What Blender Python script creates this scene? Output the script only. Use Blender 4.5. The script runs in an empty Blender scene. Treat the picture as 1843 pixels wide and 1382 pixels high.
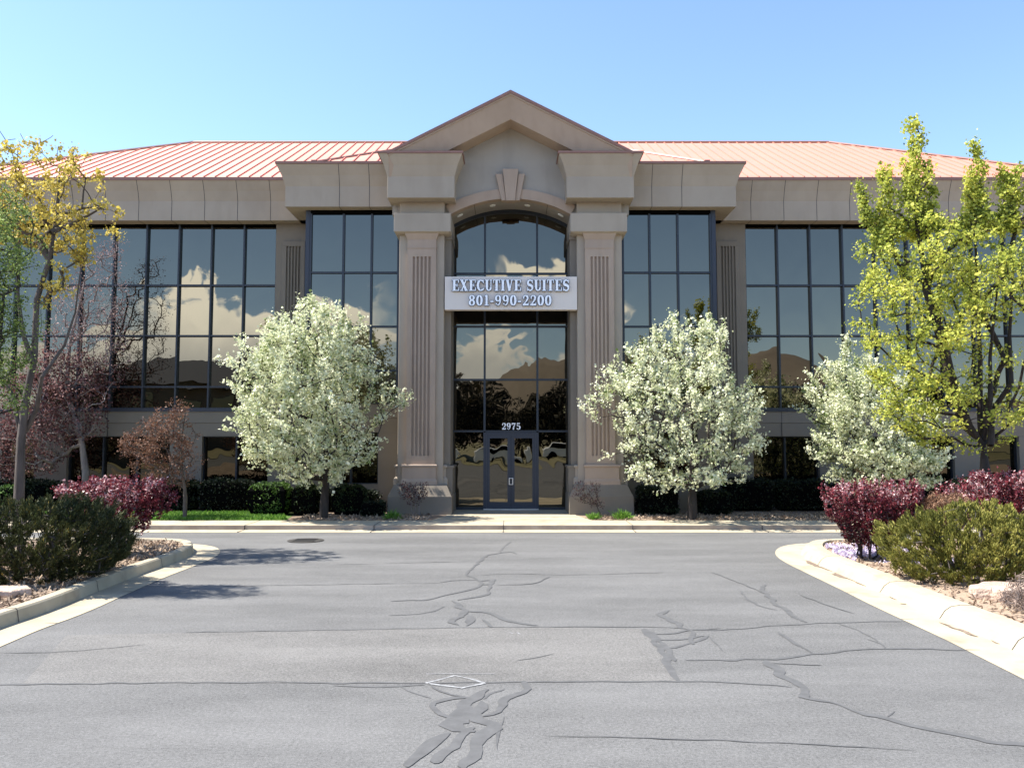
import bpy, math, random
import numpy as np
from mathutils import Vector, noise as mnoise
R = math.radians
random.seed(7)
rng = np.random.default_rng(11)
sc = bpy.context.scene
col = sc.collection

# ------------------------------------------------------------------ camera
F, CX, CY, HC = 1480.0, 921.5, 691.0, 2.0
PITCH = math.atan(102 / F)
cam_d = bpy.data.cameras.new('camera')
cam = bpy.data.objects.new('camera', cam_d)
col.objects.link(cam)
cam.location = (0, 0, HC)
cam.rotation_euler = (R(90) + PITCH, 0, 0)
cam_d.sensor_width = 36.0
cam_d.lens = F / 1843 * 36.0
cam_d.clip_start = 0.05
cam_d.clip_end = 3000
sc.camera = cam

# ------------------------------------------------------------------ sun, sky
SUN_EL, SUN_BACK = R(57), R(2)          # the sun stands left, a touch behind the facade
sun_vec = Vector((-math.cos(SUN_EL) * math.cos(SUN_BACK), math.cos(SUN_EL) * math.sin(SUN_BACK), math.sin(SUN_EL)))
sd = bpy.data.lights.new('sun', 'SUN')
sd.energy = 4.1
sd.angle = R(0.53)
sd.color = (1.0, 0.955, 0.88)
sun = bpy.data.objects.new('sun', sd)
sun.rotation_euler = (-sun_vec).to_track_quat('-Z', 'Y').to_euler()
col.objects.link(sun)
sc.view_settings.view_transform = 'Standard'
sc.view_settings.look = 'None'
sc.view_settings.gamma = 1
sc.view_settings.exposure = 1.6

W = bpy.data.worlds.new('World')
sc.world = W
W.use_nodes = True
wn, wl = W.node_tree.nodes, W.node_tree.links
wn.clear()


def wnode(t, **k):
    n = wn.new(t)
    for a, b in k.items():
        setattr(n, a, b)
    return n


def wmath(op, a, b=None, c=None, clamp=False):
    n = wnode('ShaderNodeMath', operation=op, use_clamp=clamp)
    for i, v in enumerate((a, b, c)):
        if v is None:
            continue
        if isinstance(v, (int, float)):
            n.inputs[i].default_value = v
        else:
            wl.new(v, n.inputs[i])
    return n.outputs[0]


def wramp(x, a, b):
    n = wnode('ShaderNodeMapRange', interpolation_type='SMOOTHSTEP')
    wl.new(x, n.inputs[0])
    n.inputs[1].default_value = a
    n.inputs[2].default_value = b
    return n.outputs[0]


sky = wnode('ShaderNodeTexSky', sky_type='NISHITA')
sky.sun_disc = False
sky.sun_elevation = SUN_EL
sky.sun_rotation = R(-90) + SUN_BACK
sky.altitude = 1400
sky.air_density = 1.0
sky.dust_density = 0.6
sky.ozone_density = 2.2
tc = wnode('ShaderNodeTexCoord')
sep = wnode('ShaderNodeSeparateXYZ')
wl.new(tc.outputs['Generated'], sep.inputs[0])
ny = wmath('MAXIMUM', wmath('MULTIPLY', sep.outputs[1], -1.0), 0.02)
cu = wmath('DIVIDE', sep.outputs[0], ny)          # clouds stand in the half of the sky behind the photographer
cv = wmath('DIVIDE', sep.outputs[2], ny)
comb = wnode('ShaderNodeCombineXYZ')
wl.new(cu, comb.inputs[0])
wl.new(wmath('MULTIPLY', cv, 1.5), comb.inputs[1])
nz = wnode('ShaderNodeTexNoise', noise_dimensions='3D')
wl.new(comb.outputs[0], nz.inputs['Vector'])
nz.inputs['Scale'].default_value = 11.0
nz.inputs['Detail'].default_value = 8.0
nz.inputs['Roughness'].default_value = 0.55
nv = wmath('SUBTRACT', nz.outputs[0], 0.5)
behind = wramp(sep.outputs[1], 0.0, -0.15)
# big bank to the left: top edge falls off to either side
cu_n = wmath('ADD', cu, wmath('MULTIPLY', nv, 0.10))
top = wmath('ADD', 0.176, wmath('MULTIPLY', nv, 0.20))
edge = wmath('MULTIPLY', wramp(cu_n, -0.52, -0.42), wramp(cu_n, -0.13, -0.20))
bank = wmath('MULTIPLY', wramp(wmath('SUBTRACT', top, cv), -0.004, 0.008), edge)
# low strips in the middle and to the right
nz2 = wnode('ShaderNodeTexNoise', noise_dimensions='3D')
cb2 = wnode('ShaderNodeCombineXYZ')
wl.new(cu, cb2.inputs[0])
wl.new(wmath('MULTIPLY', cv, 3.0), cb2.inputs[1])
cb2.inputs[2].default_value = 4.2
wl.new(cb2.outputs[0], nz2.inputs['Vector'])
nz2.inputs['Scale'].default_value = 7.0
nz2.inputs['Detail'].default_value = 6.0
low = wmath('MULTIPLY', wramp(wmath('ADD', wmath('SUBTRACT', nz2.outputs[0], 0.5), wmath('MULTIPLY', wmath('SUBTRACT', 0.115, cv), 3.0)), 0.0, 0.06),
            wramp(cu, 0.30, 0.10))
puffs = wmath('MULTIPLY', wramp(wmath('SUBTRACT', 0.012, wmath('ABSOLUTE', wmath('SUBTRACT', cv, wmath('ADD', 0.206, wmath('MULTIPLY', nv, 0.05))))), -0.003, 0.004),
              wmath('MULTIPLY', wramp(cu, -0.025, -0.010), wramp(cu, 0.080, 0.070)))
cloud = wmath('MULTIPLY', wmath('MAXIMUM', wmath('MAXIMUM', bank, low), puffs), behind, clamp=True)
shade = wnode('ShaderNodeMix', data_type='RGBA')
wl.new(wramp(wmath('ADD', wmath('SUBTRACT', cv, wmath('SUBTRACT', top, 0.05)), wmath('MULTIPLY', nv, 0.25)), -0.05, 0.05), shade.inputs[0])
shade.inputs[6].default_value = (6.0, 6.3, 6.6, 1)
shade.inputs[7].default_value = (12.8, 12.7, 11.8, 1)
mixc = wnode('ShaderNodeMix', data_type='RGBA')
wl.new(cloud, mixc.inputs[0])
wl.new(sky.outputs[0], mixc.inputs[6])
wl.new(shade.outputs[2], mixc.inputs[7])
bg = wnode('ShaderNodeBackground')
bg.inputs[1].default_value = 0.115
wl.new(mixc.outputs[2], bg.inputs[0])
wo = wnode('ShaderNodeOutputWorld')
wl.new(bg.outputs[0], wo.inputs[0])


# ------------------------------------------------------------------ measuring helpers (a pixel of the survey + a depth give a point)
def ray(px, py):
    dx, dy = (px - CX) / F, -(py - CY) / F
    c, s = math.cos(PITCH), math.sin(PITCH)
    return dx, c - dy * s, s + dy * c


def WX(px, Y, py=600):
    d = ray(px, py)
    return d[0] * Y / d[1]


def WZ(py, Y):
    d = ray(CX, py)
    return HC + d[2] * Y / d[1]


def G(px, py, z=0.0):
    d = ray(px, py)
    t = (z - HC) / d[2]
    return (d[0] * t, d[1] * t)


# ------------------------------------------------------------------ materials
def mat(name):
    m = bpy.data.materials.new(name)
    m.use_nodes = True
    n, l = m.node_tree.nodes, m.node_tree.links
    return m, n, l, n['Principled BSDF']


def setp(b, **k):
    for a, v in k.items():
        b.inputs[a.replace('_', ' ')].default_value = v


def noisy(name, c1, c2, scale=6.0, detail=6.0, rough=0.85, bump=0.15, bscale=60.0, stretch=None, spec=0.3, c3=None, s3=0.6, t3=(0.5, 0.7), bdist=0.01, st3=None):
    m, n, l, b = mat(name)
    tcn = n.new('ShaderNodeTexCoord')
    src = tcn.outputs['Object']
    if stretch:
        mp = n.new('ShaderNodeMapping')
        mp.inputs['Scale'].default_value = stretch
        l.new(src, mp.inputs[0])
        src = mp.outputs[0]
    a = n.new('ShaderNodeTexNoise')
    a.inputs['Scale'].default_value = scale
    a.inputs['Detail'].default_value = detail
    a.inputs['Roughness'].default_value = 0.6
    l.new(src, a.inputs['Vector'])
    r = n.new('ShaderNodeValToRGB')
    r.color_ramp.elements[0].position = 0.3
    r.color_ramp.elements[0].color = (*c1, 1)
    r.color_ramp.elements[1].position = 0.7
    r.color_ramp.elements[1].color = (*c2, 1)
    l.new(a.outputs[0], r.inputs[0])
    out = r.outputs[0]
    if c3:
        a3 = n.new('ShaderNodeTexNoise')
        a3.inputs['Scale'].default_value = s3
        a3.inputs['Detail'].default_value = 5
        src3 = src
        if st3:
            mp3 = n.new('ShaderNodeMapping')
            mp3.inputs['Scale'].default_value = st3
            l.new(src, mp3.inputs[0])
            src3 = mp3.outputs[0]
        l.new(src3, a3.inputs['Vector'])
        mr = n.new('ShaderNodeMapRange')
        mr.inputs[1].default_value, mr.inputs[2].default_value = t3
        l.new(a3.outputs[0], mr.inputs[0])
        mx = n.new('ShaderNodeMix')
        mx.data_type = 'RGBA'
        l.new(mr.outputs[0], mx.inputs[0])
        l.new(out, mx.inputs[6])
        mx.inputs[7].default_value = (*c3, 1)
        out = mx.outputs[2]
    l.new(out, b.inputs['Base Color'])
    b.inputs['Roughness'].default_value = rough
    b.inputs['Specular IOR Level'].default_value = spec
    if bump:
        a2 = n.new('ShaderNodeTexNoise')
        a2.inputs['Scale'].default_value = bscale
        a2.inputs['Detail'].default_value = 4
        l.new(src, a2.inputs['Vector'])
        bp = n.new('ShaderNodeBump')
        bp.inputs['Strength'].default_value = bump
        bp.inputs['Distance'].default_value = bdist
        l.new(a2.outputs[0], bp.inputs['Height'])
        l.new(bp.outputs[0], b.inputs['Normal'])
    return m


def plain(name, c, rough=0.5, metal=0.0, spec=0.5):
    m, n, l, b = mat(name)
    setp(b, Base_Color=(*c, 1), Roughness=rough, Metallic=metal)
    b.inputs['Specular IOR Level'].default_value = spec
    return m


M = {}
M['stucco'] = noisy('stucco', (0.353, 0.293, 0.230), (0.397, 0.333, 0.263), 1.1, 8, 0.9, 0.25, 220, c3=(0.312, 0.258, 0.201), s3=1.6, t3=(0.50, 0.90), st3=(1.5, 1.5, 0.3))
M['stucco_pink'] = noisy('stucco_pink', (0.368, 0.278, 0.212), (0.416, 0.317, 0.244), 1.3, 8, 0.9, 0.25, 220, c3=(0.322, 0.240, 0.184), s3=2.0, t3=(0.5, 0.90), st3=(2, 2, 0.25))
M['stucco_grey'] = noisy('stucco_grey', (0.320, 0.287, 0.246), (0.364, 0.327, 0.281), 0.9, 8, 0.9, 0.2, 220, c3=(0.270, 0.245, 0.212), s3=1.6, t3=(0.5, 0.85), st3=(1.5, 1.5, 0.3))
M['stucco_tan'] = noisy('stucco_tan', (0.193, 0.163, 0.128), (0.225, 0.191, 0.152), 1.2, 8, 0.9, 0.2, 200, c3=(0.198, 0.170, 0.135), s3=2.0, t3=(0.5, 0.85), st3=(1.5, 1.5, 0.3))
M['joint'] = plain('joint_sealant', (0.05, 0.045, 0.045), 0.9)
M['dark_inside'] = plain('flat_black', (0.004, 0.004, 0.004), 1.0, 0, 0.0)
M['trim'] = noisy('copper_trim', (0.23, 0.12, 0.09), (0.29, 0.15, 0.115), 3, 4, 0.5, 0.0, spec=0.5)
M['frame'] = plain('anodised_frame', (0.028, 0.034, 0.045), 0.4, 0.3)
M['frame_blue'] = plain('slate_frame', (0.032, 0.037, 0.052), 0.45, 0.2)
M['steel'] = plain('brushed_steel', (0.7, 0.7, 0.7), 0.3, 1.0)
M['letter'] = plain('white_letter', (0.95, 0.96, 1.0), 0.4)
M['letter_side'] = plain('letter_return', (0.10, 0.11, 0.14), 0.5)
M['sign'] = noisy('sign_panel', (0.68, 0.60, 0.535), (0.73, 0.65, 0.58), 0.7, 3, 0.6, 0.0)
M['concrete'] = noisy('concrete', (0.33, 0.282, 0.200), (0.42, 0.362, 0.262), 2.2, 9, 0.9, 0.3, 120, c3=(0.235, 0.195, 0.14), s3=2.3, t3=(0.56, 0.80))
M['gutter_mud'] = noisy('kerb_face_stained', (0.26, 0.20, 0.155), (0.42, 0.35, 0.28), 2.0, 8, 0.9, 0.2, 100)
M['seal'] = noisy('crack_sealant', (0.077, 0.076, 0.075), (0.106, 0.105, 0.104), 9, 6, 0.8, 0.1, 100)
M['chalk'] = noisy('chalk_paint', (0.12, 0.12, 0.12), (0.36, 0.36, 0.36), 22, 8, 0.9, 0)
M['mulch'] = noisy('bark_mulch', (0.11, 0.075, 0.05), (0.28, 0.21, 0.155), 30, 8, 0.95, 0.9, 55, bdist=0.03, c3=(0.36, 0.27, 0.19), s3=2.0, t3=(0.45, 0.75))
M['sand'] = noisy('dry_soil', (0.24, 0.17, 0.12), (0.40, 0.30, 0.215), 24, 8, 0.95, 0.8, 50, bdist=0.02)
M['chip'] = noisy('bark_chip', (0.16, 0.105, 0.07), (0.42, 0.32, 0.23), 5, 3, 0.95, 0)
M['lawn'] = noisy('lawn_soil', (0.05, 0.10, 0.015), (0.08, 0.14, 0.03), 8, 5, 0.95, 0.4, 60)
M['gutter_dirt'] = noisy('gutter_dirt', (0.10, 0.07, 0.05), (0.26, 0.20, 0.15), 30, 6, 0.95, 0)
M['rock'] = noisy('sandstone', (0.36, 0.24, 0.18), (0.58, 0.45, 0.35), 5, 9, 0.9, 0.9, 20, bdist=0.04)
M['iron'] = plain('cast_iron', (0.06, 0.055, 0.05), 0.7, 0.5)
M['far_ground'] = noisy('dry_ground', (0.16, 0.15, 0.07), (0.22, 0.19, 0.11), 0.1, 6, 0.95, 0)
M['hill'] = noisy('dry_hillside', (0.13, 0.105, 0.08), (0.20, 0.165, 0.125), 0.02, 10, 0.95, 0)
M['bark'] = noisy('bark', (0.055, 0.045, 0.038), (0.125, 0.105, 0.09), 12, 6, 0.95, 0.8, 40, stretch=(1, 1, 0.2))
M['bark_dark'] = noisy('dark_bark', (0.022, 0.017, 0.014), (0.055, 0.044, 0.038), 12, 6, 0.95, 0.6, 40, stretch=(1, 1, 0.2))
M['bark_pale'] = noisy('pale_bark', (0.13, 0.105, 0.095), (0.26, 0.215, 0.195), 10, 6, 0.95, 0.4, 40, stretch=(1, 1, 0.2))
M['copper_dark'] = plain('far_roof', (0.03, 0.028, 0.026), 0.6)
M['far_wall'] = plain('far_wall', (0.10, 0.085, 0.07), 0.9)
M['car_white'] = plain('car_white', (0.75, 0.75, 0.75), 0.3)
M['downlight'] = plain('downlight_lens', (0.9, 0.9, 0.86), 0.4)


def asphalt_mat(name, base, warm):
    m, n, l, b = mat(name)
    tcn = n.new('ShaderNodeTexCoord')
    o = tcn.outputs['Object']

    def nz_(s, d, r=0.6, vec=o):
        t = n.new('ShaderNodeTexNoise')
        t.inputs['Scale'].default_value = s
        t.inputs['Detail'].default_value = d
        t.inputs['Roughness'].default_value = r
        l.new(vec, t.inputs['Vector'])
        return t.outputs[0]

    def mth(op, a, b2):
        t = n.new('ShaderNodeMath')
        t.operation = op
        for i, v in enumerate((a, b2)):
            if isinstance(v, (int, float)):
                t.inputs[i].default_value = v
            else:
                l.new(v, t.inputs[i])
        return t.outputs[0]
    mp = n.new('ShaderNodeMapping')
    mp.inputs['Scale'].default_value = (0.35, 1.3, 1)
    l.new(o, mp.inputs[0])
    big = mth('MULTIPLY', mth('SUBTRACT', nz_(0.9, 6, vec=mp.outputs[0]), 0.5), 0.95)
    med = mth('MULTIPLY', mth('SUBTRACT', nz_(6.0, 6), 0.5), 0.30)
    fin = mth('MULTIPLY', mth('SUBTRACT', nz_(120.0, 3, 0.8), 0.5), 2.4)
    mid_ = mth('MULTIPLY', mth('SUBTRACT', nz_(38.0, 5, 0.8), 0.5), 2.0)
    fin = mth('ADD', fin, mid_)
    st = n.new('ShaderNodeMapRange')
    st.inputs[1].default_value = 0.60
    st.inputs[2].default_value = 0.78
    st.inputs[4].default_value = -0.16
    l.new(nz_(0.55, 7, 0.65), st.inputs[0])
    fin = mth('ADD', fin, st.outputs[0])
    v = mth('ADD', mth('ADD', big, med), fin)
    v = mth('ADD', 1.0, v)
    vor = n.new('ShaderNodeTexVoronoi')
    vor.inputs['Scale'].default_value = 55
    l.new(o, vor.inputs['Vector'])
    rare = n.new('ShaderNodeMapRange')
    rare.inputs[1].default_value = 0.16
    rare.inputs[2].default_value = 0.05
    l.new(vor.outputs['Distance'], rare.inputs[0])
    pick = n.new('ShaderNodeMath')
    pick.operation = 'GREATER_THAN'
    pick.inputs[1].default_value = 0.86
    sepc = n.new('ShaderNodeSeparateColor')
    l.new(vor.outputs['Color'], sepc.inputs[0])
    l.new(sepc.outputs[0], pick.inputs[0])
    v = mth('ADD', v, mth('MULTIPLY', mth('MULTIPLY', rare.outputs[0], pick.outputs[0]), 1.3))
    vm = n.new('ShaderNodeVectorMath')
    vm.operation = 'SCALE'
    vm.inputs[0].default_value = tuple(base * w for w in warm)
    l.new(v, vm.inputs['Scale'])
    l.new(vm.outputs[0], b.inputs['Base Color'])
    b.inputs['Roughness'].default_value = 0.85
    b.inputs['Specular IOR Level'].default_value = 0.25
    bp = n.new('ShaderNodeBump')
    bp.inputs['Strength'].default_value = 0.5
    bp.inputs['Distance'].default_value = 0.006
    l.new(nz_(130, 4), bp.inputs['Height'])
    l.new(bp.outputs[0], b.inputs['Normal'])
    return m


M['asphalt'] = asphalt_mat('asphalt', 0.118, (1.02, 1.0, 0.965))
M['asphalt_patch'] = asphalt_mat('asphalt_patch', 0.130, (1.04, 1.0, 0.94))


def roof_mat():
    m, n, l, b = mat('standing_seam_metal')
    tcn = n.new('ShaderNodeTexCoord')
    t = n.new('ShaderNodeTexNoise')
    t.inputs['Scale'].default_value = 0.8
    t.inputs['Detail'].default_value = 5
    l.new(tcn.outputs['Object'], t.inputs['Vector'])
    r = n.new('ShaderNodeValToRGB')
    r.color_ramp.elements[0].color = (0.60, 0.235, 0.165, 1)
    r.color_ramp.elements[1].color = (0.67, 0.28, 0.20, 1)
    l.new(t.outputs[0], r.inputs[0])
    l.new(r.outputs[0], b.inputs['Base Color'])
    setp(b, Roughness=0.56, Metallic=0.14)
    b.inputs['Specular IOR Level'].default_value = 0.6
    return m


M['roof'] = roof_mat()
M['seam'] = plain('seam_metal', (0.55, 0.20, 0.14), 0.5)


def glass_mat(name, tint, wav, scale, dark=0.006, strength=0.28):
    m, n, l, b = mat(name)
    n.remove(b)
    out = n['Material Output']
    tcn = n.new('ShaderNodeTexCoord')
    geo = n.new('ShaderNodeAttribute')
    geo.attribute_name = 'pane'
    add = n.new('ShaderNodeVectorMath')
    add.operation = 'ADD'
    sc3 = n.new('ShaderNodeVectorMath')
    sc3.operation = 'SCALE'
    sc3.inputs['Scale'].default_value = 37.0
    l.new(geo.outputs['Vector'], sc3.inputs[0])
    mp = n.new('ShaderNodeMapping')
    mp.inputs['Scale'].default_value = (1.0, 1.0, 0.7)
    l.new(tcn.outputs['Object'], mp.inputs[0])
    l.new(mp.outputs[0], add.inputs[0])
    l.new(sc3.outputs[0], add.inputs[1])
    t = n.new('ShaderNodeTexNoise')
    t.inputs['Scale'].default_value = scale
    t.inputs['Detail'].default_value = 1.5
    t.inputs['Roughness'].default_value = 0.4
    t.inputs['Distortion'].default_value = 0.5
    l.new(add.outputs[0], t.inputs['Vector'])
    bp = n.new('ShaderNodeBump')
    bp.inputs['Strength'].default_value = 1.0
    bp.inputs['Distance'].default_value = wav
    l.new(t.outputs[0], bp.inputs['Height'])
    gl = n.new('ShaderNodeBsdfGlossy')
    gl.inputs['Color'].default_value = (*tint, 1)
    gl.inputs['Roughness'].default_value = 0.0
    l.new(bp.outputs[0], gl.inputs['Normal'])
    df = n.new('ShaderNodeBsdfDiffuse')
    df.inputs['Color'].default_value = (dark, dark, dark * 1.1, 1)
    mx = n.new('ShaderNodeMixShader')
    mx.inputs[0].default_value = 0.9
    l.new(df.outputs[0], mx.inputs[1])
    l.new(gl.outputs[0], mx.inputs[2])
    l.new(mx.outputs[0], out.inputs[0])
    return m


M['glass'] = glass_mat('tinted_glass', (0.158, 0.145, 0.118), 0.007, 0.9)
M['glass_entry'] = glass_mat('entry_glass', (0.145, 0.133, 0.108), 0.006, 1.3)
M['glass_low'] = glass_mat('ground_floor_glass', (0.08, 0.073, 0.055), 0.008, 1.0)


def leaf_mat(name, cols, trans=0.35, rough=0.6):
    """cols: list of (position, rgb) picked per leaf."""
    m, n, l, b = mat(name)
    out = n['Material Output']
    at = n.new('ShaderNodeAttribute')
    at.attribute_name = 'tone'
    r = n.new('ShaderNodeValToRGB')
    cr = r.color_ramp
    cr.interpolation = 'LINEAR'
    while len(cr.elements) < len(cols):
        cr.elements.new(0.5)
    for e, (p, c) in zip(cr.elements, cols):
        e.position = p
        e.color = (*c, 1)
    l.new(at.outputs['Fac'], r.inputs[0])
    l.new(r.outputs[0], b.inputs['Base Color'])
    b.inputs['Roughness'].default_value = rough
    b.inputs['Specular IOR Level'].default_value = 0.25
    tr = n.new('ShaderNodeBsdfTranslucent')
    l.new(r.outputs[0], tr.inputs[0])
    mx = n.new('ShaderNodeMixShader')
    mx.inputs[0].default_value = trans
    l.new(b.outputs[0], mx.inputs[1])
    l.new(tr.outputs[0], mx.inputs[2])
    l.new(mx.outputs[0], out.inputs[0])
    return m


M['blossom'] = leaf_mat('pear_blossom', [(0, (0.10, 0.16, 0.04)), (0.20, (0.21, 0.27, 0.09)), (0.40, (0.54, 0.57, 0.33)), (1, (0.88, 0.885, 0.68))], 0.35)
M['maple'] = leaf_mat('young_maple_leaf', [(0, (0.12, 0.16, 0.035)), (0.4, (0.42, 0.47, 0.075)), (1, (0.80, 0.75, 0.17))], 0.45)
M['maple_yellow'] = leaf_mat('maple_flower', [(0, (0.30, 0.22, 0.05)), (0.5, (0.55, 0.44, 0.08)), (1, (0.72, 0.60, 0.16))], 0.4)
M['green_leaf'] = leaf_mat('green_leaf', [(0, (0.05, 0.08, 0.02)), (0.5, (0.17, 0.24, 0.06)), (1, (0.42, 0.50, 0.14))], 0.35)
M['purple'] = leaf_mat('purple_plum_leaf', [(0, (0.04, 0.018, 0.02)), (0.6, (0.14, 0.06, 0.058)), (1, (0.36, 0.20, 0.18))], 0.3)
M['bronze'] = leaf_mat('bronze_plum_leaf', [(0, (0.07, 0.03, 0.022)), (0.6, (0.17, 0.085, 0.055)), (1, (0.34, 0.20, 0.13))], 0.3)
M['bud'] = leaf_mat('pinkish_bud', [(0, (0.12, 0.06, 0.055)), (1, (0.46, 0.29, 0.27))], 0.2)
M['plum_shrub'] = leaf_mat('sandcherry_leaf', [(0, (0.03, 0.008, 0.012)), (0.45, (0.11, 0.018, 0.026)), (0.75, (0.24, 0.038, 0.05)), (0.88, (0.40, 0.17, 0.18)), (1, (0.66, 0.46, 0.46))], 0.3, 0.35)  # palest stops paint pinkish white highlights into the leaf colour
M['juniper'] = leaf_mat('juniper_needle', [(0, (0.022, 0.028, 0.010)), (0.7, (0.07, 0.078, 0.026)), (0.96, (0.11, 0.11, 0.035)), (1, (0.30, 0.22, 0.05))], 0.15)
M['pine'] = leaf_mat('mugo_needle', [(0, (0.08, 0.085, 0.02)), (0.55, (0.25, 0.245, 0.05)), (1, (0.52, 0.46, 0.13))], 0.25)
M['hedge'] = leaf_mat('shaded_shrub_leaf', [(0, (0.010, 0.018, 0.005)), (0.7, (0.028, 0.045, 0.012)), (1, (0.07, 0.11, 0.03))], 0.2)  # darker copy of the clipped shrub leaf, shade put into its colour
M['hedge_dark'] = leaf_mat('shaded_hedge_leaf', [(0, (0.006, 0.010, 0.004)), (1, (0.022, 0.034, 0.012))], 0.1)  # near-black hedge leaf, the shade by the wall put into its colour
M['hedge_lit'] = leaf_mat('sunlit_shrub_leaf', [(0, (0.02, 0.05, 0.01)), (0.6, (0.08, 0.15, 0.028)), (1, (0.20, 0.32, 0.08))], 0.25)  # brighter copy of the clipped shrub leaf, sunlight put into its colour
M['lilac'] = leaf_mat('lilac_flower', [(0, (0.10, 0.14, 0.05)), (0.2, (0.50, 0.42, 0.56)), (1, (0.85, 0.78, 0.92))], 0.3)
M['brown'] = leaf_mat('dry_heather', [(0, (0.16, 0.08, 0.045)), (1, (0.38, 0.23, 0.14))], 0.2)
M['dry_twig'] = leaf_mat('dry_twig', [(0, (0.13, 0.09, 0.07)), (1, (0.40, 0.30, 0.24))], 0.1)
M['far_leaf'] = leaf_mat('far_leaf', [(0, (0.012, 0.012, 0.006)), (1, (0.06, 0.052, 0.03))], 0.1)
M['grass'] = leaf_mat('grass_blade', [(0, (0.045, 0.11, 0.012)), (0.6, (0.11, 0.24, 0.03)), (1, (0.24, 0.38, 0.07))], 0.35)


# ------------------------------------------------------------------ object helpers
def tag(o, label=None, cat=None, group=None, kind=None):
    if label:
        o['label'] = label
    if cat:
        o['category'] = cat
    if group:
        o['group'] = group
    if kind:
        o['kind'] = kind
    return o


def empty(name, loc=(0, 0, 0)):
    o = bpy.data.objects.new(name, None)
    o.location = loc
    o.empty_display_size = 0.2
    col.objects.link(o)
    return o


class MB:
    def __init__(s):
        s.v, s.f, s.m = [], [], []

    def add(s, vs, fs, mi=0):
        b = len(s.v)
        s.v += [tuple(v) for v in vs]
        for f in fs:
            s.f.append(tuple(i + b for i in f))
            s.m.append(mi)
        return s

    def box(s, x0, x1, y0, y1, z0, z1, mi=0):
        x0, x1 = min(x0, x1), max(x0, x1)
        v = [(x0, y0, z0), (x1, y0, z0), (x1, y1, z0), (x0, y1, z0), (x0, y0, z1), (x1, y0, z1), (x1, y1, z1), (x0, y1, z1)]
        return s.add(v, [(0, 3, 2, 1), (4, 5, 6, 7), (0, 1, 5, 4), (1, 2, 6, 5), (2, 3, 7, 6), (3, 0, 4, 7)], mi)

    def flared(s, x0, x1, yf, yb, levels, mi=0, left=True, right=True):
        """stack of rectangular rings (z, outward offset); the back stays at yb."""
        rings = []
        for z, o in levels:
            a = x0 - (o if left else 0)
            b = x1 + (o if right else 0)
            rings.append([(a, yf - o, z), (b, yf - o, z), (b, yb, z), (a, yb, z)])
        v = [p for r_ in rings for p in r_]
        f = [(3, 2, 1, 0)]
        for k in range(len(rings) - 1):
            for i in range(4):
                j = (i + 1) % 4
                f.append((4 * k + i, 4 * k + j, 4 * k + 4 + j, 4 * k + 4 + i))
        k = 4 * (len(rings) - 1)
        f.append((k, k + 1, k + 2, k + 3))
        return s.add(v, f, mi)

    def prism(s, poly, y0, y1, mi=0):
        """poly in (x, z), extruded from y0 to y1"""
        n = len(poly)
        v = [(x, y0, z) for x, z in poly] + [(x, y1, z) for x, z in poly]
        f = [tuple(range(n)), tuple(range(2 * n - 1, n - 1, -1))]
        for i in range(n):
            j = (i + 1) % n
            f.append((i, n + i, n + j, j))
        return s.add(v, f, mi)

    def build(s, name, mats, parent=None, smooth=False, bevel=0.0):
        me = bpy.data.meshes.new(name)
        off = Vector((0, 0, 0))
        if parent is not None:
            q = parent
            while q is not None:
                off += q.location
                q = q.parent
        me.from_pydata([(a - off.x, b - off.y, c - off.z) for a, b, c in s.v], [], s.f)
        if not isinstance(mats, (list, tuple)):
            mats = [mats]
        for mm in mats:
            me.materials.append(mm)
        me.polygons.foreach_set('material_index', s.m)
        if smooth:
            me.polygons.foreach_set('use_smooth', [True] * len(s.f))
        me.update()
        o = bpy.data.objects.new(name, me)
        if parent is not None:
            o.parent = parent
        col.objects.link(o)
        if bevel:
            md = o.modifiers.new('bevel', 'BEVEL')
            md.width = bevel
            md.segments = 2
            md.limit_method = 'ANGLE'
        return o


# ================================================================== SETTING
ZB = 0.10                      # level of the pavement and beds by the building
g = MB()
g.add([(-600, -600, -0.03), (600, -600, -0.03), (600, 600, -0.03), (-600, 600, -0.03)], [(0, 1, 2, 3)])
tag(g.build('ground', M['far_ground']), kind='structure')
g = MB()
g.add([(-45, -17, 0), (45, -17, 0), (45, 18.12, 0), (-45, 18.12, 0)], [(0, 1, 2, 3)])
tag(g.build('road', M['asphalt']), kind='structure')


# asphalt patch between two transverse cuts
def ground_poly(pts, z):
    z = 0.0018
    return [(*G(px, py, 0), z) for px, py in pts]


pp = ground_poly([(40, 1232), (300, 1229), (600, 1229), (767, 1229), (1080, 1227), (1219, 1226), (1200, 1190), (1181, 1160), (1158, 1131), (965, 1129), (828, 1130), (600, 1134), (330, 1139), (120, 1143)], 0.004)
g = MB()
g.add(pp, [tuple(range(len(pp)))])
tag(g.build('road_patch', M['asphalt_patch']), kind='structure')


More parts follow.
